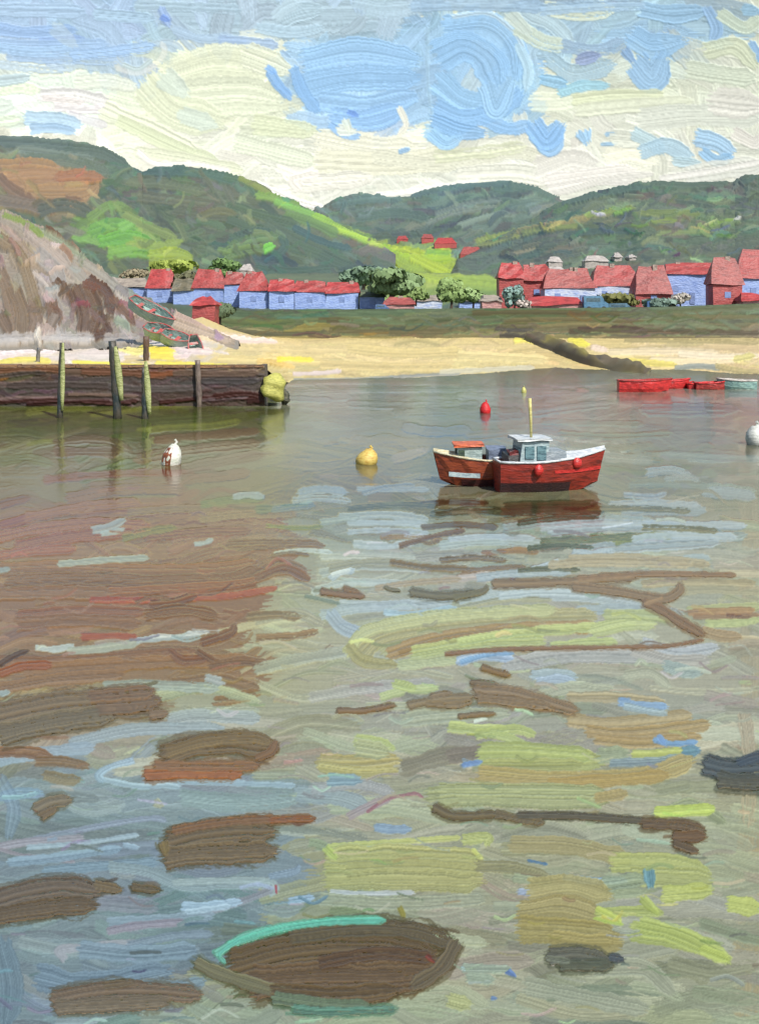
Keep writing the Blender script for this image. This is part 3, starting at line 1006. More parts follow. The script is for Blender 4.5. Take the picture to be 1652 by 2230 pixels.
# foreground: slate blue with painted sky reflections left, algae, mud and painted lime reflections right
wa.lay('''
16 b4c0ce 80 1412 120 1416 158 1408 h1.7
20 aab2b0 150 1420 220 1414 300 1402 h1.5
16 b3c0d2 300 1396 360 1390 440 1380 h2
12 c2c6d2 330 1388 400 1382 452 1378 h2
20 aeb8c8 452 1478 470 1484 486 1488 h1.8
26 9fa9ac 230 1496 340 1494 470 1500 d.2
14 9fb0c0 0 1514 20 1508
28 a0aab0 370 1570 430 1560 560 1566
30 9ba8b0 160 1620 300 1590 480 1590 h1.1
26 98a6b2 0 1660 100 1640 200 1630
26 8c6a4c 0 1640 60 1640 110 1650 h1.3
24 8a7258 80 1660 130 1660 190 1670 h1.3
26 8f8068 100 1690 140 1700 170 1700 h1.2 d.2
16 a9bacb 290 1658 240 1672 214 1690 226 1704 h1.4
14 b0bfce 230 1700 300 1714 360 1712 390 1716 h1.5
14 aab9ca 380 1704 480 1706 640 1712 h1.4
26 8fa2b6 0 1740 40 1730 90 1730 d.2
30 8a9ab0 0 1700 30 1760 20 1820 o.6
40 97a4a8 400 1740 520 1750 640 1740 d.3
24 aaa794 340 1750 350 1756 h1.1
36 9ba6b0 650 1730 740 1740 800 1760 h1.3
26 a0a2a8 680 1720 780 1710 850 1726 h1.1
20 a0969c 760 1780 800 1760 850 1740 h1.3
8 a8808a 800 1770 840 1744 900 1730 920 1738 h1.6
26 8aa0b0 720 1700 780 1700 
14 9aa0b4 0 1850 120 1820 280 1790 340 1784 360 1790 h1.3
18 9a94a0 0 1846 60 1836 180 1826 h1.3
12 a8b4c4 60 1848 180 1838 300 1820 h1.4
10 a39aa6 0 1852 60 1866 160 1878 h1.3
20 94a4b8 20 1880 120 1870 260 1850 h1.2
14 98a6ba 270 1842 300 1848 h1.5
24 8a9aac 100 1900 200 1890 340 1880 h1.1
24 97a2ac 240 1890 320 1900 400 1930 500 1926 590 1926 h1.4
16 a3adb4 380 1924 480 1920 580 1920 600 1934 590 1950 h1.5
18 9a9aa8 590 1940 540 1960 440 1990 h1.3
6 b05a66 600 1930 602 1948 h1.6
26 8f9bac 240 2010 340 2006 460 1996 h1.2
20 9890a0 236 2030 300 2018 400 2010 h1.2
20 9a98a4 140 2090 130 2072 200 2064 300 2056 h1.3
18 8f9aac 280 2060 380 2040 460 2036 h1.2
22 a9bad2 400 1976 450 1976 520 1966 h1.7
14 b3c2d6 408 1988 450 1982 500 1976 h1.6
16 9cb0cc 630 1964 680 1956 h1.5
20 93a8c4 820 1804 850 1808 890 1808 h1.6
18 8f9cb0 590 1910 640 1900 650 1890 h1.2
60 7c8a9a 0 2060 20 2150 10 2230
60 7f8da0 90 2130 200 2150 360 2120
40 8896a8 180 2070 300 2080 420 2070
30 8a98a8 300 2150 400 2150 440 2140
14 b9bf86 716 1846 760 1842 1000 1826 h1.5
60 adae80 720 1880 820 1872 1040 1880 h1.5
60 a9aa80 720 1914 840 1912 1040 1916 h1.6
34 a3a47c 760 1896 900 1890 1030 1900 h1.5
12 b7bec8 720 1944 780 1948 900 1946 h1.6
20 b5c180 710 1850 730 1870 h1.4
26 aeb682 1010 1830 1060 1826 1060 1840 h1.2
12 b8be7c 1030 1852 1044 1870 1040 1880 h1.8
26 8e8d74 1040 1888 1120 1892 1190 1910 h1.5
20 96a08c 1120 1914 1160 1920 1196 1924 h1.4
8 5c7a9c 1150 1876 1190 1884 h1.7
30 9a9c84 1100 1850 1240 1850 1340 1866
40 a29c7c 1120 1840 1240 1844 1360 1870 h1.1
44 adb47e 1340 1880 1440 1880 1530 1900 h1.4
50 a8ae80 1380 1910 1450 1912 1540 1918 h1.3
36 b0b97a 1450 1950 1500 1944 1544 1940 h1.3
14 b6be84 1440 1960 1500 1956 h1.6
18 94b0d0 1230 1912 1280 1920 1360 1920 h1.7
36 94a08e 1320 1930 1380 1920 1400 1920 h1.4
24 9aa48e 1340 1950 1400 1946 h1.4
26 6f93a6 1412 1900 1416 1930 h1.8
16 a2b0cc 1130 1944 1160 1946 h1.6
50 a39d76 1160 1940 1240 1930 1320 1950 h1
60 a29a74 1140 1990 1220 1980 1300 2000 h1.1
60 a0986e 1140 2024 1240 2030 1340 2040 h1.2
50 9e966e 1210 2050 1290 2060 1340 2060 h1.1
24 abb67c 1300 1990 1380 1986 1440 1990 h1.4
20 aebb78 1400 1960 1430 1990 h1.6
14 b8c478 1300 1980 1340 2000 1350 2010 h1.8
46 a9b47a 1380 2030 1450 2040 1560 2070 h1.3
40 aab67a 1400 2020 1480 2040 1580 2090 h1.3
26 aebb76 1530 2070 1580 2090 h1.6
40 b1bb78 1590 1970 1650 1980 h1.1
30 a4aa9c 700 1960 860 1970 1050 1960
12 948f54 870 1978 880 2000 h1.3
20 96a49c 1010 2110 1060 2112 1110 2112 h1.4
26 98a69c 1020 2130 1070 2136 h1.3
14 6a84b8 1106 2118 1122 2130 h2
12 7a94c0 1070 2176 1080 2176 h1.6
10 a4c0d0 1004 2110 1012 2114 h1.6
34 aab08a 980 2180 1020 2190 h1
40 9ba093 1300 2110 1400 2110 1460 2160
40 9aa094 1150 2150 1300 2180 1400 2200
30 a8a08a 1620 1560 1630 1640 1630 1800 d.5
''')
def wat_xy(X, Y):
    D = EYE*F/(Y-HY); return (X-CX)/F*D, D
def water_relief(X, Y, H, k=.62):
    D = EYE*F/(Y-HY); k = k*(.45+.55*np.clip((Y-1090)/90, 0, 1)+.5*np.clip((Y-1300)/400, 0, 1)); return k*np.sqrt((D/F)*(D*D/(EYE*F)))*H
WEEDS = []
def weed(text, label, cat='seaweed', name='seaweed_mat', group=None, lift=.2): WEEDS.append((text, label, cat, name, group, lift))
weed('''
80 57492f 520 2110 640 2080 800 2070 940 2090 h1.2
70 5a4a34 560 2140 700 2130 860 2130 930 2120 h1.3
40 524a34 640 2040 780 2024 900 2030 980 2056 h1.3
34 5c5440 990 2060 960 2110 900 2150 d.2 h1.2
30 66664e 430 2100 470 2120 560 2150 640 2170 h1.2
40 564830 600 2160 720 2170 860 2160 h1.4
30 4e3c28 700 2100 820 2080 940 2090 h1.5
16 6aa896 470 2080 540 2040 660 2016 830 2006 h1.6
16 68ae98 500 2060 600 2028 720 2010 836 2008 h1.6
10 64a392 520 2050 480 2080 490 2100 h1.5
30 5a6a56 600 2176 700 2190 800 2196 h1.3
20 5c8070 640 2200 720 2206 860 2200 h1.3
10 6a3020 930 2086 944 2098 h1.8
''', 'largest dark brown weed mat, rimmed along its far edge with turquoise')
weed('''
44 5e4e30 360 1648 420 1628 500 1622 580 1632 h1.5
30 6c5a34 370 1640 450 1618 540 1610 590 1620 h1.6
26 86562f 320 1690 400 1686 520 1688 h1.4
24 7a5c3c 340 1670 440 1672 560 1670 h1.4
20 6a5030 560 1654 590 1640 600 1620 h1.8
''', 'olive weed mat with an orange-brown lower edge inside a pale curved painted reflection')
weed('''
46 5d5038 372 1836 440 1820 520 1812 588 1812 h1.3
46 62563f 368 1870 440 1862 520 1860 590 1856 h1.3
20 6e5234 380 1812 440 1800 520 1790 600 1786 h1.4
16 7a5230 590 1790 640 1786 682 1786 h1.4
24 6a5c34 356 1840 360 1860 h1.4
''', 'blocky brown weed mat with a thin rusty tail pointing right, left of centre')
weed('''
44 5c5244 -20 1966 60 1944 140 1934 210 1944 h1.3
40 584c38 -20 2000 60 1986 140 1976 200 1974 h1.3
22 64583f 210 1930 260 1940 h1.3
20 5a5038 290 1934 320 1938 345 1940 h1.4 d.2
''', 'dark brown weed mat cut by the left edge, lower of the two there')
weed('''
40 665a4a 120 2180 220 2162 330 2160 430 2168 h1.2
34 6a6252 130 2196 240 2190 360 2184 h1.3
18 5f5440 230 2150 290 2142 h1.5
''', 'ragged grey-brown weed mat in the bottom left, lower left of the largest mat')
weed('''
50 6a5a3e 0 1560 120 1536 220 1528 h1.3
46 645a42 10 1600 120 1576 240 1560 h1.3
40 675238 220 1540 290 1536 340 1530 h1.4
30 6a5236 200 1520 280 1512 330 1508 h1.5
24 705c42 330 1560 360 1556 h1.3
''', 'broad olive-brown weed mat reaching in from the left edge, upper of the two there')
weed('''
26 6c6450 80 1764 110 1750 152 1744 h1.3
20 66583f 92 1778 120 1764 h1.3
''', 'smallest brown weed clump, alone in the blue water on the far left')
weed('''
34 56584c 1200 2086 1260 2082 1320 2094 h1.4
28 4c5040 1224 2104 1280 2104 1330 2104 h1.4
18 444c50 1330 2088 1354 2092 h1.6
16 6c7060 1190 2090 1240 2098 h1.4
''', 'short dark green-grey weed clump at the bottom right, on pale bare mud')
weed('''
20 5c5236 946 1762 990 1780 1080 1776 h1.3
18 62583e 1080 1776 1130 1786 1180 1794 h1.4
16 4f4a38 1130 1778 1260 1780 1400 1790 h1.3
24 5c4c34 1400 1796 1480 1800 1530 1810 h1.3
26 5e4a30 1470 1826 1530 1824 h1.4
20 5a4c36 1470 1840 1516 1856 h1.3
''', 'long thin streak of dark weed that widens to a hook at its right end')
weed('''
40 3e474a 1540 1668 1590 1678 1680 1672 h1.4
36 4a4a3c 1570 1700 1620 1706 1690 1704 h1.3
20 39424a 1610 1664 1650 1650 1690 1650 h1.4
''', 'blue-black weed mat cut by the right edge of the picture')
weed('''
30 7c6a4e 1038 1506 1110 1512 1180 1530 1250 1550 h1.5
24 786648 1044 1522 1100 1528 1190 1540 h1.5
14 6c5c40 1026 1488 1080 1492 h1.7
''', 'tapered brown weed mat right of centre with a blunt left end')
weed('''
18 786a4c 892 1538 960 1524 1026 1520 h1.4
16 7a6a4a 930 1534 990 1538 1024 1530 h1.4
12 7c6c50 940 1518 980 1510 h1.5
''', 'small leaf-shaped brown weed clump left of the tapered mat')
weed('''
13 6c5636 736 1550 790 1550 858 1538 h1.5
''', 'thin brown sliver of weed, leftmost of the row in the middle water')
weed('''
12 6e5c3a 1000 1562 1040 1558 1076 1556 h1.5
''', 'thin brown sliver of weed just under the leaf-shaped clump')
weed('''
14 6c5428 1050 1456 1080 1466 1108 1472 h1.8
''', 'little brown weed tuft below the painted sky-blue reflection near the centre')
weed('''
20 7c6848 1076 1274 1160 1272 1260 1268 1380 1258 h1.4
12 846a48 1260 1262 1420 1252 1600 1254 h1.4
20 7e6a4c 1250 1280 1340 1290 1440 1306 1476 1290 1480 1276 h1.5
22 7a6040 1404 1314 1440 1330 1480 1356 1530 1384 h1.6
12 8a7250 1440 1306 1404 1318 h1.5
10 86694a 970 1426 1100 1416 1300 1412 1440 1410 1530 1396 h1.5
''', 'winding brown ribbon of weed that zigzags to the right below the moored boats')
weed('''
18 5f5a40 896 1292 960 1300 1040 1294 h1.5
14 66603f 990 1304 1050 1290 1060 1278 h1.4
''', 'olive crescent of weed left of the winding ribbon')
weed('''
14 6e5434 700 1290 740 1296 790 1300 h1.5
12 74582f 750 1284 780 1290 h1.5
''', 'short brown streak of weed at the tip of the red-brown water')
weed('''
8 5f5c44 838 1280 850 1286 870 1288 h1.5
''', 'tiniest dark weed fleck, left of the olive crescent')
for _t in WEEDS:
    wa.lay(_t[0], 1.5, dry=.45, op=.55, h=.6)
    wa.lay(_t[0], 1.15, dry=.3, op=.6, h=.6)
wa.auto(500, (4, 10), (20, 80), wang, (-100, 1750, 960, 2290), jit=.09, spread=.15, h=1.1)
mute(wa, 1.0); wa.C = (wa.C-.56)*1.22+.56; _yy = (wa.y0+np.arange(wa.h)*wa.st)[:, None]; _xx = (wa.x0+np.arange(wa.w)*wa.st)[None]; wa.C[..., 2] *= 1-.13*np.clip((1650-_yy)/150, 0, 1)*np.clip((900-_xx)/300, .25, 1); wa.C[..., 2] *= 1-.06*np.clip((_yy-1600)/100, 0, 1); wa.C[..., 0] *= 1-.05*np.clip((_yy-1600)/100, 0, 1)*np.clip((900-_xx)/300, 0, 1); wa.C = np.clip(wa.C*(1-.19*np.clip((1220-(wa.y0+np.arange(wa.h)*wa.st))/160, 0, 1)[:, None, None]), 0, 1)
xs = np.arange(-530, 2190, STEP); ys = np.arange(2310, 784, -STEP)
X, Y = np.meshgrid(xs, ys); gx, gy = wat_xy(X, Y)
Hh = wa.sample(X, Y, wa.H+wa.G)
Hh = (Hh+np.roll(Hh, 1, 1)+np.roll(Hh, -1, 1))/3
tag(link('water', grid_mesh('water', np.stack([gx, gy, water_relief(X, Y, Hh)], -1), tolin(wa.sample(X, Y, wa.C))*KW), M_WATER), kind='structure')
# open water round about and the sea bed below it, out to the horizon
def plate(name, x0, x1, y0, y1, z, hexc, m, k=.6):
    P = np.array([[[x0, y0, z], [x1, y0, z]], [[x0, y1, z], [x1, y1, z]]], float)
    return tag(link(name, grid_mesh(name, P, np.tile(lin(hexc)*k, (2, 2, 1))), m), kind='structure')
plate('water', -300, 300, -200, 11.4, -.05, '8a9496', M_WATER)
plate('water', -300, 300, 11.4, 100, -.25, '8a8f80', M_WATER)
plate('water', -900, -300.1, -200, 160, -.25, '8a8f80', M_WATER)
plate('water', 300.1, 900, -200, 160, -.25, '8a8f80', M_WATER)
plate('water', -300, -34, 100.1, 160, -.25, '8a8f80', M_WATER)
plate('water', 84, 300, 100.1, 160, -.25, '8a8f80', M_WATER)
plate('ground', -4000, 4000, -400, 4000, -2.5, '5f6a4a', M_LAND, .5)
# ------------------------------------------------------------------ dark weed beds awash in the shallows: each a low mat of its own
M_WEED = mat_surface('wet_weed', .34, .5)
def weed_mesh(text, label, cat='seaweed', name='seaweed_mat', group=None, lift=.2):
    rows = [[float(q) for q in ln.split()[2:] if q[0] not in 'dhvo'] for ln in text.strip().splitlines()]
    xs_ = [v for r in rows for v in r[0::2]]; ys_ = [v for r in rows for v in r[1::2]]
    ww = max(float(ln.split()[0]) for ln in text.strip().splitlines())/2+8
    bx = (min(xs_)-ww, max(xs_)+ww, min(ys_)-ww, max(ys_)+ww)
    cv = Canvas(*bx, 2, '6a5a44', grain=.12); cv.lay(text, var=.20, dry=.24, soft=1.0); mute(cv, 1.2)
    X, Y = np.meshgrid(np.arange(bx[0], bx[1], STEP), np.arange(bx[3], bx[2], -STEP))
    H = cv.sample(X, Y, cv.H+cv.G); A = cv.sample(X, Y, cv.A)
    gx, gy = wat_xy(X, Y)
    z = water_relief(X, Y, H+1.35*lift+.55)-water_relief(X, Y, np.ones_like(X)*3.2)*np.clip((.62-A)/.5, 0, 1)
    cx, cy = float(np.mean(gx)), float(np.mean(gy))
    P = np.stack([gx-cx, gy-cy, z], -1); mask = A > .12
    if not mask.any(): return
    o = link(name, grid_mesh(name, P, tolin(cv.sample(X, Y, cv.C))*KW*1.25, mask), M_WEED); o.location = (cx, cy, 0)
    return tag(o, label, cat, group or 'dark seaweed mats awash in the shallows')

for _t in WEEDS: weed_mesh(*_t)
# ================================================================== SOLID THINGS
MP = {}
def mp(key, *a, **k):
    if key not in MP: MP[key] = mat_paint(key, *a, **k)
    return MP[key]
def wobble(bm, s, seed=0, cuts=0):
    if cuts: bmesh.ops.subdivide_edges(bm, edges=bm.edges, cuts=cuts, use_grid_fill=True)
    R = random.Random(seed)
    for v in bm.verts: v.co += Vector((R.uniform(-s, s), R.uniform(-s, s), R.uniform(-s, s)))
def box_bm(x0, x1, y0, y1, z0, z1, bm=None):
    bm = bm or bmesh.new()
    v = [bm.verts.new((x, y, z)) for z in (z0, z1) for y in (y0, y1) for x in (x0, x1)]
    for f in ((0, 2, 3, 1), (4, 5, 7, 6), (0, 1, 5, 4), (2, 6, 7, 3), (0, 4, 6, 2), (1, 3, 7, 5)):
        bm.faces.new([v[i] for i in f])
    return bm
def loft(rings, bm=None, closed=True, caps=True):
    bm = bm or bmesh.new(); R = [[bm.verts.new(p) for p in r] for r in rings]; n = len(rings[0])
    for a, b in zip(R[:-1], R[1:]):
        for i in range(n if closed else n-1):
            j = (i+1) % n; bm.faces.new([a[i], a[j], b[j], b[i]])
    if caps:
        bm.faces.new(R[0][::-1]); bm.faces.new(R[-1])
    return bm
def tube(path, rad, n=8, bm=None, squash=1.0):
    rings = []
    for i, (p, r) in enumerate(zip(path, rad)):
        p = Vector(p); q = Vector(path[min(i+1, len(path)-1)])-Vector(path[max(i-1, 0)]); q.normalize()
        u = q.cross(Vector((0, 1, 0) if abs(q.y) < .9 else (1, 0, 0))).normalized(); w = q.cross(u).normalized()
        rings.append([p+u*r*math.cos(2*math.pi*k/n)+w*r*squash*math.sin(2*math.pi*k/n) for k in range(n)])
    return loft(rings, bm)
def local(px, py, D, o):
    return at(px, py, D)-Vector(o)
# ------------------------------------------------------------------ stone quay
M_STONE = mat_surface('quay_stone', .6, .35)
jc = Canvas(-420, 600, 780, 900, 1.8, '6a5c50')
jc.lay('''
24 7c6250 -420 806 0 806 560 808
34 655a54 -420 836 0 838 560 836
22 5a463e -420 862 0 864 560 862
''', h=.6)
jc.auto(170, (5, 11), (40, 140), 0, (-420, 580, 795, 880), jit=.06, spread=.05)
jc.lay('''
14 8c5e40 0 806 80 802 140 806 h1.2
12 96643e 60 798 110 796
16 8a5c42 180 808 280 812 360 818 h1.2
12 a0603a 330 816 380 812
12 b47a3a 0 824 20 820 h1.3
14 7e6656 380 812 480 814 560 812
10 5e524a 0 820 60 812 100 812 h1.4
14 5c4e48 20 840 120 838 240 840 h1.2
14 6e6460 240 842 340 848 440 844 h1.1
12 5c5654 440 830 520 832 560 830 h1.2
8 8a7060 150 858 240 860 300 862 h1.4
10 4f2a24 0 876 60 872 130 870 h1.6
9 46201c 60 880 140 876 240 872 h1.6
10 55302a 180 874 240 878 300 872 h1.6
10 4c2018 350 876 430 868 500 864 570 868 h1.6
8 8f7a7c 430 872 500 866 540 864 h1.5
14 4a2218 470 862 530 856 570 862 h1.6
6 9c8078 0 868 50 864 120 864 h1.5
12 3f1c16 540 874 572 872 h1.5
''')
JD = 78.4
o = empty('stone_quay', at(300, 885, JD+1)); tag(o, 'long dark brown stone quay reaching in from the left, rust red along the waterline', 'quay')
X, Y = np.meshgrid(np.arange(-420, 578, STEP), np.arange(889, 793, -1.8))
edge = 6*n1(X/30, 3)-3
Hh = jc.sample(X, Y, jc.H+jc.G)
D = JD-.10*Hh
P = np.stack([(X-CX)/F*JD, D, EYE-(Y+0*edge-HY)/F*JD], -1)-np.array(o.location)
link('wall_face', grid_mesh('wall_face', P, tolin(jc.sample(X, Y, jc.C))*.52), M_STONE, o)
zt = EYE-(797-HY)/F*JD
bm = box_bm(-44, (572-CX)/F*JD, JD+.05, JD+3.4, -1.5, zt-.05); wobble(bm, .02, 1, 2)
for v in bm.verts: v.co -= Vector(o.location)
from_bm('quay_body', bm, mp('quay_dark', '6a5a4c', '4c4038', 1.2), o)
bm = bmesh.new(); R_ = random.Random(4); x = -44.0
while x < (566-CX)/F*JD:
    w_ = R_.uniform(1.0, 2.2); x2 = min(x+w_, (574-CX)/F*JD)
    b2 = box_bm(x+.03, x2-.03, JD-.12, JD+1.0, zt-.10+R_.uniform(-.04, .03), zt+.08+R_.uniform(-.03, .03), bm); x += w_
for v in bm.verts: v.co -= Vector(o.location)
from_bm('coping', bm, mp('coping', '9a7350', '6f5646', 1.5), o)
# weedy boulder at the quay's end
def lump(name, c, rx, ry, rz, m, seed=1, parent=None, rough=.22, sub=3, jag=0):
    bm = bmesh.new(); bmesh.ops.create_icosphere(bm, subdivisions=sub, radius=1)
    R = random.Random(seed); ph = [R.uniform(0, 6) for _ in range(9)]
    for v in bm.verts:
        p = v.co.copy()
        k = 1+rough*(math.sin(3*p.x+ph[0])*math.sin(2.6*p.y+ph[1])+.6*math.sin(6*p.z+ph[2]+2*p.x)+.4*math.sin(9*p.x+ph[3])*math.sin(8*p.z+ph[4]))+R.uniform(-jag, jag)
        v.co = Vector((p.x*rx*k, p.y*ry*k, p.z*rz*k))
    o = from_bm(name, bm, m, parent, smooth=jag == 0); o.location = c
    return o
b = lump('boulder', at(594, 842, JD+.3), .92, 1.0, 1.0, mp('lime_weed', 'ccc868', 'a8a850', 3, bump=.6), 5)
tag(b, 'round yellow-green weed covered boulder at the end of the quay', 'boulder')
b2 = lump('boulder', at(620, 866, JD+1.2), .42, .5, .5, mp('dark_weed', '5c5a44', '3f4238', 3, bump=.6), 6)
tag(b2, 'small dark boulder tucked against the right foot of the yellow-green one', 'boulder')
# ------------------------------------------------------------------ mooring posts
def post(label, foot, head, D, w0, w1, bend=0, lit_side=None, hexc='4f4a40', hex2='2f3a3c', z_under=.6):
    base = at(foot[0], foot[1], D); o = empty('mooring_post', base)
    tag(o, label, 'post', 'timber posts along the quay')
    a = Vector((0, 0, 0)); t = local(head[0], head[1], D, base)
    n = 9; path = []; rad = []
    for i in range(n):
        q = i/(n-1); p = a.lerp(t, q)+Vector((bend*math.sin(math.pi*q), 0, 0))
        if i == 0: p.z -= z_under
        path.append(p); rad.append((w0*(1-q)+w1*q)/F*D/2*(1+.12*math.sin(i*2.1+D)))
    bm = tube(path, rad, 9)
    from_bm('pole', bm, mp('post_'+hexc, hexc, hex2, 2.5, stretch=(1, 1, .4), bump=.6), o, smooth=True)
    if lit_side:  # pale strip standing in for the sunlit right side of the post
        (u0, u1, off, wl) = lit_side
        pp = []; rr = []
        for i in range(8):
            q = u0+(u1-u0)*i/7; p = a.lerp(t, q)+Vector((bend*math.sin(math.pi*q)+off/F*D*(1-.5*q), -.9*(w0*(1-q)+w1*q)/F*D/2, 0))
            pp.append(p); rr.append(wl/F*D/2*(.35+.9*math.sin(math.pi*min(.93, max(.12, (i+.6)/8)))))
        from_bm('lit_streak', tube(pp, rr, 7, squash=.5), mp('lit_side', 'b9bd80', '8f9858', 3, bump=.6), o, smooth=True)
    return o
post('short slim grey post standing on the sand behind the quay, farthest left', (82, 790), (84, 757), 82, 9, 8, hexc='7a7670', hex2='55585c', z_under=.2)
post('slender dark post, second from the left, pale green down its right side', (130, 914), (135, 746), 71, 14, 11, lit_side=(.12, 1.0, 7, 9))
post('thickest post, leaning, with a broad pale green streak down its right side', (256, 912), (244, 742), 70.6, 19, 18, bend=.02, lit_side=(.24, .93, 15, 13))
post('brown post rising behind the quay between the thick post and the thin one', (318, 800), (318, 732), 83, 12, 14, hexc='6a5140', hex2='4a3c34', z_under=.3)
post('leaning post with a long pale green curved streak, right of the thickest', (316, 916), (313, 800), 70.4, 16, 9, lit_side=(.12, 1.12, 12, 12))
post('faded grey-brown post against the quay face, farthest right', (434, 884), (430, 784), 78.0, 13, 12, hexc='85766a', hex2='6a5c56')
# ------------------------------------------------------------------ buoys
def buoy(label, px, py, D, w, h, m1, m2=None, seed=1, tilt=0, spike=False):
    base = at(px, py, D); base.z = 0; o = empty('buoy', base, .3); tag(o, label, 'buoy')
    rx = w/F*D/2; hz = h/F*D
    rings = []
    for q, r in ((-.25, .5), (-.1, .8), (.1, 1), (.35, 1.02), (.6, .86), (.8, .58), (.94, .28)):
        rings.append([Vector((r*rx*math.cos(k*math.pi/6)+tilt*q*hz, r*rx*math.sin(k*math.pi/6), q*hz)) for k in range(12)])
    bm = loft(rings); wobble(bm, rx*.05, seed)
    from_bm('float', bm, m1, o, smooth=True)
    if m2:
        bm = loft([[Vector((r*rx*1.04*math.cos(k*math.pi/6+2.4)+tilt*q*hz, r*rx*1.04*math.sin(k*math.pi/6+2.4), q*hz)) for k in range(5)]+[Vector((r*rx*.8*math.cos(k*math.pi/6+2.4)+tilt*q*hz, r*rx*.8*math.sin(k*math.pi/6+2.4), q*hz)) for k in range(4, -1, -1)]
                   for q, r in ((-.05, .85), (.2, 1), (.5, .95), (.8, .55))])
        from_bm('stripe', bm, m2, o)
    bm = tube([(tilt*hz*.9, 0, hz*.86), (tilt*hz*.9+.3*rx, 0, hz*1.02), (tilt*hz*.9+.1*rx, 0, hz*1.14)], [rx*.13]*3, 6)
    from_bm('mooring_ring', bm, m1, o)
    return o
buoy('pale yellow mooring buoy left of the red boats', 797, 1010, wd(1010), 48, 34, mp('buoy_yellow', 'e0c76c', 'c9a24c', 5), tilt=.2, seed=3)
buoy('bright red buoy beyond the boats', 1056, 900, wd(900), 24, 26, mp('buoy_red', 'e0282a', 'b81c22', 4), seed=4)
buoy('white buoy with a brown patch on its left, in front of the quay posts', 372, 1012, wd(1012), 42, 48, mp('buoy_white', 'ecebdf', 'c9d0bc', 4), mp('buoy_brown', '9a5a38', '6e4030', 4), seed=5, tilt=.15)
buoy('tiny yellow buoy beyond the mast', 1140, 856, wd(856), 11, 14, mp('buoy_pale', 'd6d27a', 'b4b060', 4), seed=6)
buoy('large pale grey and white buoy cut by the right edge of the picture', 1648, 968, wd(968), 48, 44, mp('buoy_grey', 'e3e4da', 'b9bdb2', 4), seed=7, tilt=-.1)
# ------------------------------------------------------------------ boats
def hull_rings(L, B, H0, H1, tr=.55, n=12, inset=0.0, z0=-.25, zcap=None, rake=.35, rail=0):
    """x from stern (0) to bow (L); rings of points port-to-starboard through the keel"""
    R = []
    for i in range(n+1):
        q = i/n; b = B/2*(tr+(1-tr)*math.sin(min(1, q/.45)*math.pi/2))*(1-max(0, (q-.45)/.55)**2.1); b = max(b, .03)-inset
        b = max(b, .015)
        H = H0+(H1-H0)*q**2.0+ (H0*.10)*(1-q)**2
        zz = z0+max(0, q-.72)*1.1*(H1-z0)*.9
        ring = []
        for a in (-1, -.92, -.74, -.4, 0, .4, .74, .92, 1):
            s = abs(a)
            y = math.copysign(b*(1-(1-s)**1.7), a) if a else 0
            z = zz+(H-zz)*(s**2.6)
            x = q*L+rake*L*.22*max(0, q-.6)/.4*((z-zz)/(H-zz+1e-6))
            ring.append(Vector((x, y, z)))
        R.append(ring)
    return R
def hull_mesh(L, B, H0, H1, seed, **k):
    R = hull_rings(L, B, H0, H1, **k); bm = bmesh.new()
    V = [[bm.verts.new(p) for p in r] for r in R]
    for a, b in zip(V[:-1], V[1:]):
        for i in range(8): bm.faces.new([a[i], a[i+1], b[i+1], b[i]])
    bm.faces.new(V[0])
    # inner skin so the sides have thickness, and a floor
    I = [[bm.verts.new(Vector((p.x+(.05 if j == 0 else -.02), p.y*.9, p.z if abs(t) > 3 else max(p.z, .12)+.02))) for t, p in zip(range(-4, 5), r)] for j, r in enumerate(R)]
    for a, b in zip(I[:-1], I[1:]):
        for i in range(8): bm.faces.new([a[i+1], a[i], b[i], b[i+1]])
    bm.faces.new(I[0][::-1])
    for e in (0, 8):
        for a, b, c, d in zip(V[:-1], V[1:], I[1:], I[:-1]): bm.faces.new([a[e], b[e], c[e], d[e]])
    bm.faces.new([V[0][0], I[0][0], I[0][8], V[0][8]]) if False else None
    wobble(bm, .022, seed)
    return bm, R
def rail_bm(R, side_pts, r=.045, lift=.02):
    bm = bmesh.new()
    for e in side_pts:
        tube([p[e]+Vector((0, 0, lift)) for p in R], [r*(1+.2*math.sin(i*1.7)) for i in range(len(R))], 6, bm)
    tube([R[0][0]+Vector((0, 0, lift)), R[0][8]+Vector((0, 0, lift))], [r, r], 6, bm)
    return bm
def band_bm(R, za, zb, out=.015, i0=0, i1=None):
    """a strake that follows the hull between two heights"""
    bm = bmesh.new()
    def yz(ring, z, sgn):
        pts = ring[4:] if sgn > 0 else ring[4::-1]
        for a, b in zip(pts[:-1], pts[1:]):
            if a.z <= z <= b.z:
                t = (z-a.z)/(b.z-a.z+1e-9); return a.lerp(b, t)
        return pts[-1].copy() if z > pts[-1].z else None
    for sgn in (-1, 1):
        rows = []
        for ring in R[i0:i1]:
            pts = [yz(ring, za+(zb-za)*k/4, sgn) for k in range(5)]
            if any(p is None for p in pts): break
            d = Vector((0, sgn*out, 0)); rows.append([p+d for p in pts]+[p-d for p in pts[::-1]])
        if len(rows) > 1: loft(rows, bm)
    return bm
RED = mp('hull_red', '9c3426', '6c261e', 3.5, stretch=(.5, .5, 3), rough=.35, bump=.3)
RED2 = mp('hull_bright', 'd93a34', 'b02a28', 4, rough=.35)
ORG = mp('hull_orange', 'a8502e', '7c3826', 3.5, stretch=(.5, .5, 3), rough=.35, bump=.3)
DARK = mp('antifoul', '43292c', '32232a', 3, rough=.4)
WHT = mp('white_paint', 'dfe3e2', 'b9c2c8', 4, rough=.4)
CRM = mp('cream_paint', 'e3dcbc', 'c9b98e', 4, rough=.4)
PBL = mp('pale_cabin', 'b6c8c8', '94a8ae', 4, rough=.4)
TEAL = mp('teal_glass', '6f9298', '3e5c66', 4, rough=.25)
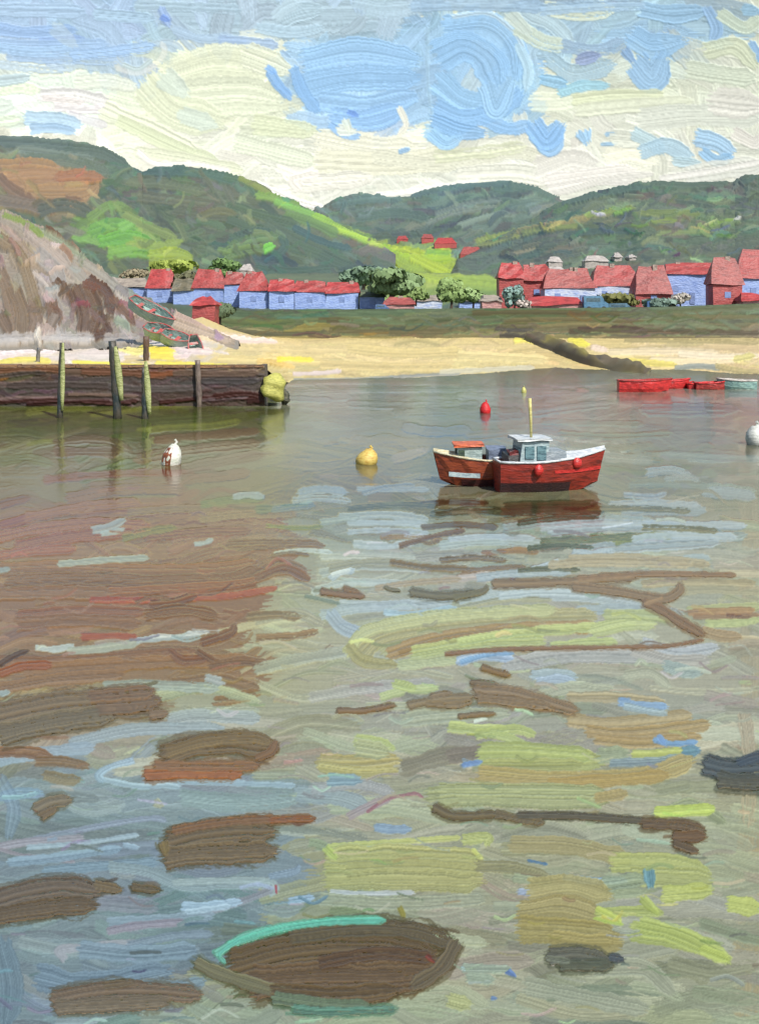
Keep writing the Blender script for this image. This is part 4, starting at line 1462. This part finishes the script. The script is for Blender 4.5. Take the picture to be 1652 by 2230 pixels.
SLT = mp('slate_cover', '8491a8', '6a7488', 3.5, rough=.5)
DKC = mp('dark_gear', '4c4c4c', '34302e', 5, rough=.5)
WINE = mp('wine_gear', '7c3030', '4c2424', 5, rough=.5)
def place(o, px, py, yaw):
    D = wd(py); o.location = ((px-CX)/F*D, D, 0); o.rotation_euler = (0, 0, math.radians(yaw))
# near boat, bow to the right
o = empty('motorboat', (0, 0, 0)); place(o, 1096, 1078, 11)
tag(o, 'dark red wooden motorboat with a white wheelhouse and thin yellow mast', 'boat')
bm, R = hull_mesh(4.3, 1.8, 1.12, 1.58, 1, tr=.62)
for v in bm.verts: v.co.y += .9
for r in R:
    for p in r: p.y += .9
from_bm('hull', bm, RED, o, smooth=False)
from_bm('keel_strake', band_bm(R, -.2, .40, .03, 0, 12), DARK, o)
from_bm('rubbing_strake', band_bm(R, .78, .9, .035, 6, 13), RED2, o)
from_bm('gunwale', rail_bm(R, (0, 8), .05), WHT, o, smooth=True)
# foredeck and cockpit coaming
rows = []
for q in range(7, 13):
    r = R[q]; a, b = r[0], r[8]; m_ = (a+b)/2
    rows.append([a+Vector((0, .04, 0)), m_+Vector((0, 0, .16)), b-Vector((0, .04, 0)), m_-Vector((0, 0, .05))])
from_bm('foredeck', loft(rows), WHT, o)
bm = box_bm(1.75, 2.75, .3, 1.5, 1.05, 1.62); wobble(bm, .02, 3, 1)
from_bm('fore_cabin', bm, mp('fore_grey', 'a4aeb2', '7c8890', 4, rough=.4), o)
wh = box_bm(.75, 2.0, .32, 1.5, .7, 2.06); 
for v in wh.verts:
    if v.co.z > 1.5: v.co.x += .16 if v.co.x < 1.2 else .02
wobble(wh, .02, 5, 1)
w_ = from_bm('wheelhouse', wh, PBL, o)
g = box_bm(1.0, 1.38, .27, .31, 1.36, 1.86); from_bm('window', g, TEAL, w_)
g = box_bm(1.5, 1.88, .27, .31, 1.3, 1.86); from_bm('window', g, TEAL, w_)
g = box_bm(.80, .86, .5, 1.3, 1.35, 1.8); from_bm('window', g, TEAL, w_)
rf = box_bm(.66, 2.12, .2, 1.6, 2.08, 2.17); wobble(rf, .02, 6, 2); from_bm('wheelhouse_roof', rf, WHT, o)
from_bm('mast', tube([(1.42, .8, 2.1), (1.40, .8, 2.9), (1.36, .8, 3.75)], [.05, .06, .075], 7), mp('mast_yellow', 'd6cd86', 'b4a95c', 4), o, smooth=True)
g = box_bm(.35, .85, .45, 1.35, .95, 1.5); wobble(g, .04, 7, 1); from_bm('engine_box', g, DKC, o)
g = box_bm(.45, .8, .5, 1.0, 1.5, 1.68); wobble(g, .04, 8, 1); from_bm('gear_bundle', g, WINE, o)
for i, (x_, z_) in enumerate(((1.45, .98), (3.15, 1.18))):
    f_ = lump('fender', (x_, R[min(12, int(x_/4.05*12))][0].y-.10, z_-.03), .2, .13, .24, RED2, 9+i, o, .08, 2)
# far boat, bow to the left
o = empty('motorboat', (0, 0, 0)); place(o, 1150, 1062, 180)
tag(o, 'orange-brown wooden boat with a pale cabin under an orange roof, bow to the left', 'boat')
bm, R = hull_mesh(3.6, 1.7, .98, 1.36, 2, tr=.62)
def mirr(p): p.y -= .85
for v in bm.verts: mirr(v.co)
for r in R:
    for p in r: mirr(p)
o.location.y += .0
from_bm('hull', bm, ORG, o)
from_bm('keel_strake', band_bm(R, -.2, .30, .03, 0, 12), mp('keel_maroon', '5c2826', '421f20', 3), o)
from_bm('gunwale', rail_bm(R, (0, 8), .045), CRM, o, smooth=True)
rows = []
for q in range(8, 13):
    r = R[q]; a, b = r[0], r[8]; m_ = (a+b)/2
    rows.append([a+Vector((0, .04, .02)), m_+Vector((0, 0, .16)), b-Vector((0, .04, -.02)), m_-Vector((0, 0, .05))])
from_bm('foredeck', loft(rows), CRM, o)
c_ = box_bm(1.85, 2.9, -1.3, -.35, .8, 1.62); wobble(c_, .03, 4, 1); cb = from_bm('cabin', c_, mp('cabin_mint', 'b9cbc6', '93a8a4', 4, rough=.4), o)
g = box_bm(2.93, 2.97, -1.1, -.6, 1.1, 1.5); from_bm('window', g, mp('win_green', '4a5c48', '34423a', 4, rough=.3), cb)
g = box_bm(2.6, 2.86, -.34, -.29, 1.08, 1.5); from_bm('window', g, mp('win_green', '4a5c48'), cb)
rf = box_bm(1.8, 3.05, -1.4, -.25, 1.64, 1.74); wobble(rf, .03, 5, 2); from_bm('cabin_roof', rf, mp('roof_orange', 'df7448', 'b85538', 4), o)
g = box_bm(.85, 1.62, -1.4, -.3, .9, 1.55); wobble(g, .05, 6, 1); from_bm('engine_cover', g, SLT, o)
g = box_bm(1.5, 2.6, .02-.02, .04-.02, .42, .60); 
from_bm('name_board', loft([[r + Vector((0, dy, dz)) for dy, dz in ((0, -.09), (0, .09), (.05, .09), (.05, -.09))] for r in (Vector((3.3, -.01+.32, .62)), Vector((2.6, .05, .52)), Vector((2.0, .07, .5)))]) , PBL, o)
from_bm('boathook', tube([(.5, -.8, 1.2), (.3, -.8, 1.7), (.28, -.8, 1.86)], [.05, .05, .07], 6), WINE, o)
# red boats at the far beach
def dinghy(label, px, py, yaw, L, B, H0, H1, m, m2, group=None, cabin=False, z=0, D=None, roll=0, thwart=True, name='rowing_boat'):
    o = empty(name, (0, 0, 0)); DD = D or wd(py)
    o.location = at(px, py, DD); 
    if D is None: o.location.z = z
    o.rotation_euler = (math.radians(roll), 0, math.radians(yaw)); tag(o, label, 'boat', group)
    bm, R = hull_mesh(L, B, H0, H1, int(px), tr=.5)
    off = Vector((-L/2, 0, 0))
    for v in bm.verts: v.co += off
    for r in R:
        for p in r: p += off
    from_bm('hull', bm, m, o); from_bm('gunwale', rail_bm(R, (0, 8), .06), m2, o, smooth=True)
    if thwart:
        from_bm('thwart', box_bm(-.2, .15, -B*.36, B*.36, H0*.6, H0*.68), m2, o)
        from_bm('thwart', box_bm(-L*.32, -L*.24, -B*.3, B*.3, H0*.6, H0*.68), m2, o)
    return o
FR = mp('far_red', 'e23a38', 'b83030', 2, rough=.4); FR2 = mp('far_red_dark', 'b8423c', '8c3430', 2, rough=.4)
g_ = 'small boats afloat off the beach'
dinghy('longest bright red rowing boat off the beach, beside the tip of the slipway', 1400, 853, 4, 4.2, 1.5, .85, 1.05, FR, FR2, g_)
dinghy('short bright red rowing boat just right of the longest one', 1466, 846, 12, 2.6, 1.2, .6, .8, FR, FR, g_)
dinghy('dull red rowing boat, the more broken outline of the pair nearer the right edge', 1546, 848, 2, 2.5, 1.1, .5, .7, FR2, FR, g_)
dinghy('tiny red rowing boat end-on, between the other red ones', 1506, 846, 70, 1.6, .9, .4, .5, FR, FR, g_, thwart=False)
dinghy('pale teal rowing boat nearest the right edge, off the beach', 1606, 848, 170, 3.0, 1.3, .7, .9, mp('far_teal', '9cc0b4', '7a9c98', 2), mp('far_pale', 'd9cfc4', None, 2), g_)
# slipway
sw = Canvas(1120, 1460, 710, 850, 1.8, '6a6246')
sw.lay('''
30 5f5640 1160 736 1230 764 1300 790 1400 800
20 6a6248 1180 750 1260 790 1340 806 1410 806
''', h=.6)
sw.auto(70, (5, 9), (20, 60), .35, (1140, 1430, 730, 815), jit=.07, spread=.1)
sw.lay('''
12 4c4034 1170 740 1230 762 1290 784 h1.5
10 857a3c 1190 736 1240 748 1280 770 h1.4
12 504634 1240 780 1300 796 1350 806 h1.4
14 5c5238 1290 782 1350 790 1410 800 h1.4
8 4f4638 1400 810 1416 800 h1.5
''')
# causeway ridge standing proud of the beach, following its slope
pth = [(1150, 738, 158), (1190, 752, 140), (1240, 772, 127), (1300, 792, 113), (1350, 802, 107), (1395, 808, 103), (1418, 812, 101)]
pth = [(1152, 737), (1190, 752), (1236, 771), (1290, 789), (1340, 800), (1385, 806), (1416, 812)]
rr = []; cols = []
for i in range(41):
    q = i/40*(len(pth)-1); k = min(int(q), len(pth)-2); f = q-k
    px = pth[k][0]*(1-f)+pth[k+1][0]*f; py = pth[k][1]*(1-f)+pth[k+1][1]*f
    c0 = sbe.point(px, py); rr.append((px, py, c0))
P = []; C3 = []
for i, (px, py, c0) in enumerate(rr):
    hgt = (13+5*math.sin(i/40*3.1))/F*c0.y*(1 if i < 38 else .6); wid = 3.4+1.6*n1(i/6.0, 3)
    row = []; crow = []
    for (u, v) in ((-1.2, -.3), (-1, .35), (-.8, .8), (-.4, 1.0), (0, 1.05), (.5, 1.0), (.9, .6), (1.1, -.3)):
        hh = hgt*v*(1+.6*(n1(i/2.3+u*3, 9)-.5)*2)
        row.append([c0.x+.55*u*wid*.5, c0.y+u*wid, c0.z+hh]); 
        spy = py-(v*(hgt/c0.y*F)); crow.append((px, spy))
    P.append(row); C3.append(crow)
P = np.array(P, float); C3 = np.array(C3, float)
org = P.reshape(-1, 3).mean(0); org[2] = P[..., 2].min()
o = link('slipway', grid_mesh('slipway', P-org, tolin(sw.sample(C3[..., 0], C3[..., 1], sw.C))*1.0), M_STONE); o.location = org
tag(o, 'dark weedy stone slipway running diagonally down the sand towards the red rowing boats', 'slipway')
# ------------------------------------------------------------------ dinghies pulled up under the headland
TL = mp('beached_teal', 'a4bcb2', '86a39c', 1.6, bump=.6); TL2 = mp('beached_red', 'd03a3c', '9c8078', 3, amt=.8)
g_ = 'dinghies pulled up at the foot of the headland'
def beached(label, px, py, D, yaw, L, B, roll, pitch=0, H=.9):
    o = dinghy(label, px, py, yaw, L, B, H, H*1.25, TL, TL2, g_, D=D, roll=roll, name='dinghy')
    o.rotation_euler[1] = math.radians(pitch); return o
beached('long teal dinghy with red rail tilted on the slope, highest of the beached dinghies', 326, 690, 100, -20, 4.6, 1.7, 20, 26)
beached('teal dinghy with its red gunwale turned up, just behind the brown post', 348, 735, 97, -18, 2.8, 1.5, 30, 12)
beached('teal dinghy with a red rail, second from the right among those on the sand', 384, 752, 95, -14, 2.8, 1.5, 26, 18)
beached('narrow teal dinghy standing nearly on end, farthest right by the grey-brown post', 424, 772, 93, -60, 2.8, 1.2, 12, 62)
# ------------------------------------------------------------------ houses
RF = [mp('roof_a', 'ae4a46', '8e3c38', .8), mp('roof_b', 'a85650', '8a4642', .8), mp('roof_c', 'b84644', '963a38', .8)]
RFO = mp('roof_olive', '77705a', '5c5a48', .8); RFG = mp('roof_grey', 'a59a8c', '887e74', .8)
WL = [mp('wall_blue', '9fb6e8', '86a0da', .7), mp('wall_lilac', 'a4bcec', '8da6e0', .7), mp('wall_white', 'd3dcec', 'a6bae6', .7)]
WPK = mp('wall_pink', 'c9968e', 'a87c7c', .8); WST = mp('wall_stone', 'bcb3aa', '968e88', .8)
PANE = mp('pane', '8ba0d0', '7c92c4', 1.5, rough=.3); DOOR = mp('door', '7f93c4', None, 2)
def house(label, x0, x1, base, eave, ridge, roof, wall, D=None, hip=.18, gable=False, chim=1, dep=None, group='red roofed houses along the shore', nwin=None, name='house', cat='house'):
    D = D or sv.point((x0+x1)/2, base).y
    w = (x1-x0)/F*D; hw = (base-eave)/F*D; hr_ = (eave-ridge)/F*D; dp = dep or max(4, min(8, w*.6))
    o = empty(name, at((x0+x1)/2, base, D)); tag(o, label, cat, group)
    sd = int(x0*7+base)
    bm = box_bm(-w/2, w/2, 0, dp, -1.6, hw); wobble(bm, .10, sd, 1)
    wo = from_bm('wall', bm, wall, o)
    ov = .28; bm = bmesh.new()
    if gable:
        pts = [(-w/2-ov, -ov, hw), (w/2+ov, -ov, hw), (w/2+ov, dp+ov, hw), (-w/2-ov, dp+ov, hw), (0, -ov, hw+hr_), (0, dp+ov, hw+hr_)]
        fs = [(0, 1, 4), (1, 2, 5, 4), (2, 3, 5), (3, 0, 4, 5), (0, 3, 2, 1)]
    else:
        k = w*hip
        pts = [(-w/2-ov, -ov, hw), (w/2+ov, -ov, hw), (w/2+ov, dp+ov, hw), (-w/2-ov, dp+ov, hw), (-w/2+k, dp*.45, hw+hr_), (w/2-k, dp*.45, hw+hr_)]
        fs = [(0, 1, 5, 4), (1, 2, 5), (2, 3, 4, 5), (3, 0, 4), (0, 3, 2, 1)]
    v = [bm.verts.new(p) for p in pts]
    for f in fs: bm.faces.new([v[i] for i in f])
    bmesh.ops.solidify(bm, geom=bm.faces[:], thickness=.02) if False else None
    wobble(bm, .17, sd+1, 2)
    rfo = from_bm('roof', bm, roof, o)
    R = random.Random(sd)
    for i in range(chim):
        cx_ = R.uniform(-.3, .3)*w if not gable else 0; cw = .38
        bm = box_bm(cx_-cw, cx_+cw, dp*.45-.3, dp*.45+.3, hw+hr_*.6, hw+hr_+.2)
        from_bm('chimney', bm, mp('chimney', 'b8a496', '8c7468', 2), rfo)
    n = nwin if nwin is not None else int(w/3.6)
    if hw > 1.5 and n:
        for i in range(n):
            cx_ = -w/2+w*(i+.5)/n
            if i == n//2 and n > 1:
                from_bm('door', box_bm(cx_-.42, cx_+.42, -.09, .0, .02, min(1.9, hw*.8)), DOOR, o)
            else:
                wz = hw*.42; wo2 = from_bm('window', box_bm(cx_-.48, cx_+.48, -.09, .0, wz, min(wz+.95, hw*.88)), PANE, o)
    return o
H = house
# left part of the village
H('house with a low brownish-grey roof, farthest left, half behind the headland', 238, 318, 656, 626, 604, RFG, WL[0], hip=.1, chim=0)
H('small house with a bright red roof, second from the left', 320, 376, 660, 626, 586, RF[2], WL[0], hip=.08)
H('lilac-blue house under an olive brown roof between two red roofs on the left', 377, 420, 664, 634, 606, RFO, WL[1], hip=.05, chim=0)
H('house with a broad tall red roof beside the olive-roofed house', 420, 486, 664, 627, 586, RF[0], WL[0], hip=.1)
H('narrow house with a small low red roof left of the biggest low red roof', 488, 526, 670, 620, 592, RF[1], WL[1], hip=.05)
H('house with the biggest, lowest red roof in the left part of the village', 520, 584, 673, 634, 592, RF[0], WL[0], hip=.22)
H('first house of the long low red-roofed terrace, beside the biggest low roof', 586, 640, 674, 634, 608, RF[2], WL[1], hip=.02)
H('middle house of the long low red-roofed terrace', 641, 708, 674, 636, 611, RF[0], WL[0], hip=.02, chim=1)
H('end house of the long low red-roofed terrace, on its right', 709, 780, 674, 637, 613, RF[2], WL[1], hip=.03)
H('pale blue house under a dark green roof right of the terrace', 783, 838, 673, 646, 630, mp('roof_green', '5c6a50', '48543f', .8), WL[0], hip=.05, chim=0)
H('small low red roofed cottage near the centre by the hedge', 836, 902, 676, 664, 647, RF[1], WPK, D=167, hip=.15)
H('low red roofed hut at the left end of the grass bank', 418, 468, 692, 664, 646, RF[2], mp('wall_redbrick', 'b2524e', '964442', .8), D=150, hip=.25, chim=0)
H('low white house left of the dark tree, near the centre', 902, 962, 674, 655, 642, RFG, WL[2], hip=.1, chim=0)
H('low blue and white house right of the dark tree', 1000, 1058, 672, 656, 645, RFO, WL[1], hip=.1, chim=0)
H('tiny grey-roofed cottage beside the teal tree', 1050, 1092, 672, 656, 642, RFG, WPK, D=168, hip=.1, chim=0)
# right part
H('tall red-fronted house at the left end of the right-hand row', 1086, 1140, 662, 606, 570, RF[2], mp('wall_rust', 'b85450', '9a4644', .8), D=182, hip=.12)
H('wide red-roofed house next to the tall red-fronted one', 1136, 1200, 664, 612, 574, RF[0], mp('wall_rust', 'b85450'), D=184, hip=.12)
H('white and blue house with a deep red roof behind the two small pale cottages', 1186, 1296, 668, 628, 584, RF[1], WL[2], D=178, hip=.12, chim=2)
H('long very low red building at the foot of the right-hand row', 1150, 1268, 673, 664, 646, RF[2], WPK, D=168, hip=.03, chim=0)
H('house with a red roof and white-blue wall in the middle of the right-hand row', 1290, 1392, 662, 622, 576, RF[0], WL[2], D=186, hip=.14)
H('red house with its roof down to the hedge, left of the wide lilac front', 1384, 1462, 662, 640, 578, RF[1], mp('wall_rust', 'b85450'), D=180, hip=.14)
H('house with a wide lilac-blue front and thin red roof, right-hand row', 1452, 1562, 662, 596, 572, RF[0], WL[0], D=184, hip=.03, nwin=3)
H('tall dark red house second from the right edge', 1552, 1616, 669, 620, 560, RF[1], mp('wall_rust', 'b85450'), D=172, hip=.12)
H('largest house, high red roof over a blue wall, cut by the right edge', 1606, 1740, 662, 606, 542, RF[0], WL[1], D=180, hip=.16)
H('little red roofed shed in front of the largest house at the right edge', 1618, 1662, 668, 654, 638, RF[2], WPK, D=168, hip=.1, chim=0)
# houses higher up
g_ = 'pale cottages above the red roofs'
for (lb, a, b_, c, d, e) in (('small pale grey cottage above the red roofs, lower of the close pair', 1192, 1232, 606, 590, 580),
                             ('small pale grey cottage above the red roofs, upper of the close pair', 1194, 1224, 584, 570, 558),
                             ('widest pale grey cottage above the red roofs, right of the close pair', 1274, 1324, 584, 568, 556),
                             ('tiny pale cottage between the widest pale one and the tiniest', 1338, 1354, 570, 560, 549),
                             ('tiniest pale cottage, farthest right above the red roofs', 1370, 1384, 568, 560, 553)):
    H(lb, a, b_, c, d, e, mp('roof_pale', 'c2bab2', 'a49c94', .8), WST, D=sr.point((a+b_)/2, c).y-2, chim=0, dep=6, group=g_, nwin=0)
H('pale stone cottage with a grey roof above the left-hand terrace', 522, 548, 606, 590, 574, mp('roof_pale', 'c2bab2'), WST, D=sl.point(535, 606).y-4, chim=0, dep=6, group=g_, nwin=0)
g_ = 'red houses on the hillside'
for (lb, a, b_, c, d, e, m_) in (('square dark red house on the hillside, largest of those above the bright meadow', 1002, 1052, 574, 554, 536, RF[1]),
                             ('low long red house on the hillside left of the square one', 946, 994, 542, 530, 516, RF[2]),
                             ('small dark red house on the hillside, upper left of the long one', 918, 944, 530, 518, 508, RF[1]),
                             ('small faded red house standing alone, farthest left on the hillside', 864, 888, 530, 521, 512, RF[0])):
    H(lb, a, b_, c, d, e, m_, mp('wall_rust', 'b85450'), D=sb.point((a+b_)/2, c).y-4, chim=1 if b_-a > 30 else 0, dep=14, group=g_, nwin=0)
# ------------------------------------------------------------------ trees and bushes
M_LEAF = mat_surface('leaves', .6, .2)
BARK = mp('bark', '6a5644', '4c3e32', 2)
def tree(label, px, base, w, h, hexc, D=None, n=260, cat='tree', name='tree', trunk=.25, leaf=.5, group='trees and bushes among the houses'):
    D = D or sv.point(px, base).y; o = empty(name, at(px, base, D)); tag(o, label, cat, group)
    W = w/F*D; Hh = h/F*D; R = random.Random(int(px*3+base))
    P = []; C = []; Q = []
    lobes = [(R.uniform(-.36, .36)*W, R.uniform(-.2, .2)*W, Hh*(trunk+(1-trunk)*R.uniform(.2, .76)), R.uniform(.24, .36)) for _ in range(9)]
    lc = lin(hexc)*1.1
    for i in range(int(n*1.7)):
        lx, ly, lz, lr = R.choice(lobes)
        u = Vector((R.gauss(0, 1), R.gauss(0, 1), R.gauss(0, 1))).normalized()*R.uniform(.75, 1.0)
        c = Vector((lx+u.x*lr*W, ly+u.y*lr*W, lz+u.z*lr*Hh*.75))
        c.z = max(c.z, .1*Hh); s = leaf*R.uniform(.5, 1.2)*min(1, W/4)
        nn = (u.normalized()+.28*Vector((R.gauss(0, 1), R.gauss(0, 1), R.gauss(0, 1)))).normalized(); a = nn.orthogonal().normalized(); b = nn.cross(a); a, b = (a*math.cos(i)+b*math.sin(i)), (b*math.cos(i)-a*math.sin(i))
        k = len(P); P += [c+a*s, c+b*s*.8, c-a*s, c-b*s*.8]; Q.append((k, k+1, k+2, k+3))
        cc = lc*R.uniform(.86, 1.14); C += [cc]*4
    me = bpy.data.meshes.new('crown'); me.from_pydata([tuple(p) for p in P], [], Q)
    at_ = me.color_attributes.new('Col', 'FLOAT_COLOR', 'POINT'); at_.data.foreach_set('color', np.c_[np.array(C), np.ones(len(C))].astype(np.float32).ravel())
    link('crown', me, M_LEAF, o)
    bm = tube([(0, 0, -.8), (.04*W, 0, Hh*.3), (0, 0, Hh*.7)], [max(.12, .05*W), .04*W, .015*W], 6)
    tube([(.03*W, 0, Hh*.3), (.2*W, 0, Hh*.55)], [.03*W, .01*W], 5, bm); tube([(.02*W, 0, Hh*.35), (-.2*W, .05*W, Hh*.6)], [.03*W, .01*W], 5, bm)
    from_bm('trunk', bm, BARK, o)
    return o
tree('blocky dark green tree on the bright meadow, near the centre of the shore', 982, 664, 64, 66, '7c925a', n=620, trunk=.06, D=176)
tree('greyish green bush just right of the blocky dark tree', 1030, 660, 44, 38, '869c68', n=300, trunk=.05, D=178)
tree('oval teal-grey tree in front of the tall red-fronted house', 1119, 677, 40, 62, '7c9690', n=420, D=168.5, trunk=.1)
tree('small pinkish grey bush at the foot of the teal-grey tree', 1143, 676, 34, 26, 'b0a49c', n=200, D=168, trunk=.05)
tree('wide dark green thicket left of the bright meadow', 850, 650, 130, 64, '74895f', n=1100, D=188, trunk=.1, leaf=.7)
tree('blue-green thicket above the end of the terrace', 790, 628, 84, 52, '6a8068', n=700, D=225, trunk=.1, leaf=.7)
tree('dark green bush between the thicket and the low white house', 905, 656, 44, 34, '7c9058', n=240, D=182, trunk=.05)
tree('olive bush between the two left-hand red roofs', 398, 640, 46, 56, '6a6a50', n=320, D=205, trunk=.1)
tree('brownish bush behind the farthest left house', 296, 622, 60, 44, '8a8068', n=300, D=230, trunk=.1)
tree('yellow-green tree behind the left-hand red roofs', 372, 602, 96, 40, '8f9c4c', n=600, D=260, trunk=.1, leaf=.8)
tree('mid green tree above the broad red roof on the left', 486, 606, 64, 44, '66804c', n=320, D=250, trunk=.1)
tree('olive hedge bush between the blue van and the wide lilac front', 1350, 672, 110, 34, '65663c', n=600, D=170, trunk=.02, leaf=.5, cat='bush', name='bush')
tree('teal-green low bush in front of the wide lilac house', 1445, 672, 90, 24, '72867a', n=420, D=169.5, trunk=.02, leaf=.45, cat='bush', name='bush')
tree('rounded grey bush in front of the lilac wall, left of the tall dark red house', 1480, 666, 38, 32, 'aaa49a', n=260, D=169, trunk=.05, cat='bush', name='bush')
tree('dark green bush at the left end of the grass bank', 478, 694, 60, 34, '56644a', n=420, D=158, trunk=.02, cat='bush', name='bush')
# vehicles and a boat under cover parked on the sea front
def van(label, px, base, w, h, m, D, cat='van', yaw=0, name='parked_van'):
    o = empty(name, at(px, base, D), math.radians(yaw)); tag(o, label, cat); W = w/F*D; Hh = h/F*D
    prof = [(-.5, .16), (-.5, .92), (-.44, 1), (.22, 1), (.36, .62), (.49, .52), (.5, .16)]
    bm = loft([[Vector((x*W, y, z*Hh)) for x, z in prof] for y in (0, W*.42)]); wobble(bm, .03, int(px))
    from_bm('body', bm, m, o)
    from_bm('window', box_bm(-.4*W, .16*W, -.05, .0, .62*Hh, .86*Hh), mp('car_glass', '5a7480', '40545c', 2, rough=.25), o)
    for x in (-.3, .3):
        for y in (-.04, W*.42-.1):
            bm = bmesh.new(); bmesh.ops.create_cone(bm, cap_ends=True, segments=12, radius1=.17*Hh, radius2=.17*Hh, depth=.2)
            bmesh.ops.rotate(bm, verts=bm.verts, matrix=__import__('mathutils').Matrix.Rotation(math.pi/2, 3, 'X'))
            bmesh.ops.translate(bm, verts=bm.verts, vec=(x*W, y+.05, .16*Hh)); from_bm('wheel', bm, mp('tyre', '3c3a3a', None, 3), o)
    return o
BLV = mp('van_blue', '5c8cac', '467492', 1.5)
van('blue van parked on the sea front in front of the right-hand row', 1298, 678, 54, 34, BLV, 166.8)
van('low blue-green car parked right of the blue van', 1352, 678, 54, 18, mp('car_teal', '5f8498', '4a6c84', 1.5), 166.8, 'car', name='parked_car')
van('deep blue car parked in front of the wide lilac house', 1432, 670, 46, 15, mp('car_deep', '4672a4', '385a8c', 1.5), 168, 'car', name='parked_car')
van('small blue car parked by the central red cottage', 832, 676, 30, 13, mp('car_grey', '5f7fae', '4c6690', 1.5), 166.4, 'car', name='parked_car')
# ================================================================== LIGHT AND CAMERA
SUN_EL, SUN_AZ = 47, 148      # azimuth measured clockwise from straight ahead
d = Vector((math.sin(math.radians(SUN_AZ))*math.cos(math.radians(SUN_EL)), math.cos(math.radians(SUN_AZ))*math.cos(math.radians(SUN_EL)), math.sin(math.radians(SUN_EL))))
L = bpy.data.lights.new('sun', 'SUN'); L.energy = 3.9; L.angle = math.radians(.5); L.color = (1, .96, .90)
lo = bpy.data.objects.new('sun', L); COL.objects.link(lo); lo.rotation_euler = (-d).to_track_quat('-Z', 'Y').to_euler()
w = bpy.data.worlds.new('World'); SC.world = w; w.use_nodes = True
n = w.node_tree.nodes; l = w.node_tree.links
s = n.new('ShaderNodeTexSky'); s.sky_type = 'NISHITA'; s.sun_disc = False
s.sun_elevation = math.radians(SUN_EL); s.sun_rotation = math.radians(SUN_AZ)
l.new(s.outputs['Color'], n['Background'].inputs['Color']); n['Background'].inputs['Strength'].default_value = .095
SC.view_settings.view_transform = 'Standard'; SC.view_settings.look = 'None'; SC.view_settings.exposure = EXPO; SC.view_settings.gamma = 1
cam = bpy.data.cameras.new('camera'); co = bpy.data.objects.new('camera', cam); COL.objects.link(co)
co.location = (0, 0, EYE); co.rotation_euler = (math.pi/2, 0, 0)
cam.sensor_fit = 'HORIZONTAL'; cam.sensor_width = 36; cam.lens = F/1652*36; cam.shift_y = -(1115-HY)/1652
cam.clip_start = .1; cam.clip_end = 12000; SC.camera = co
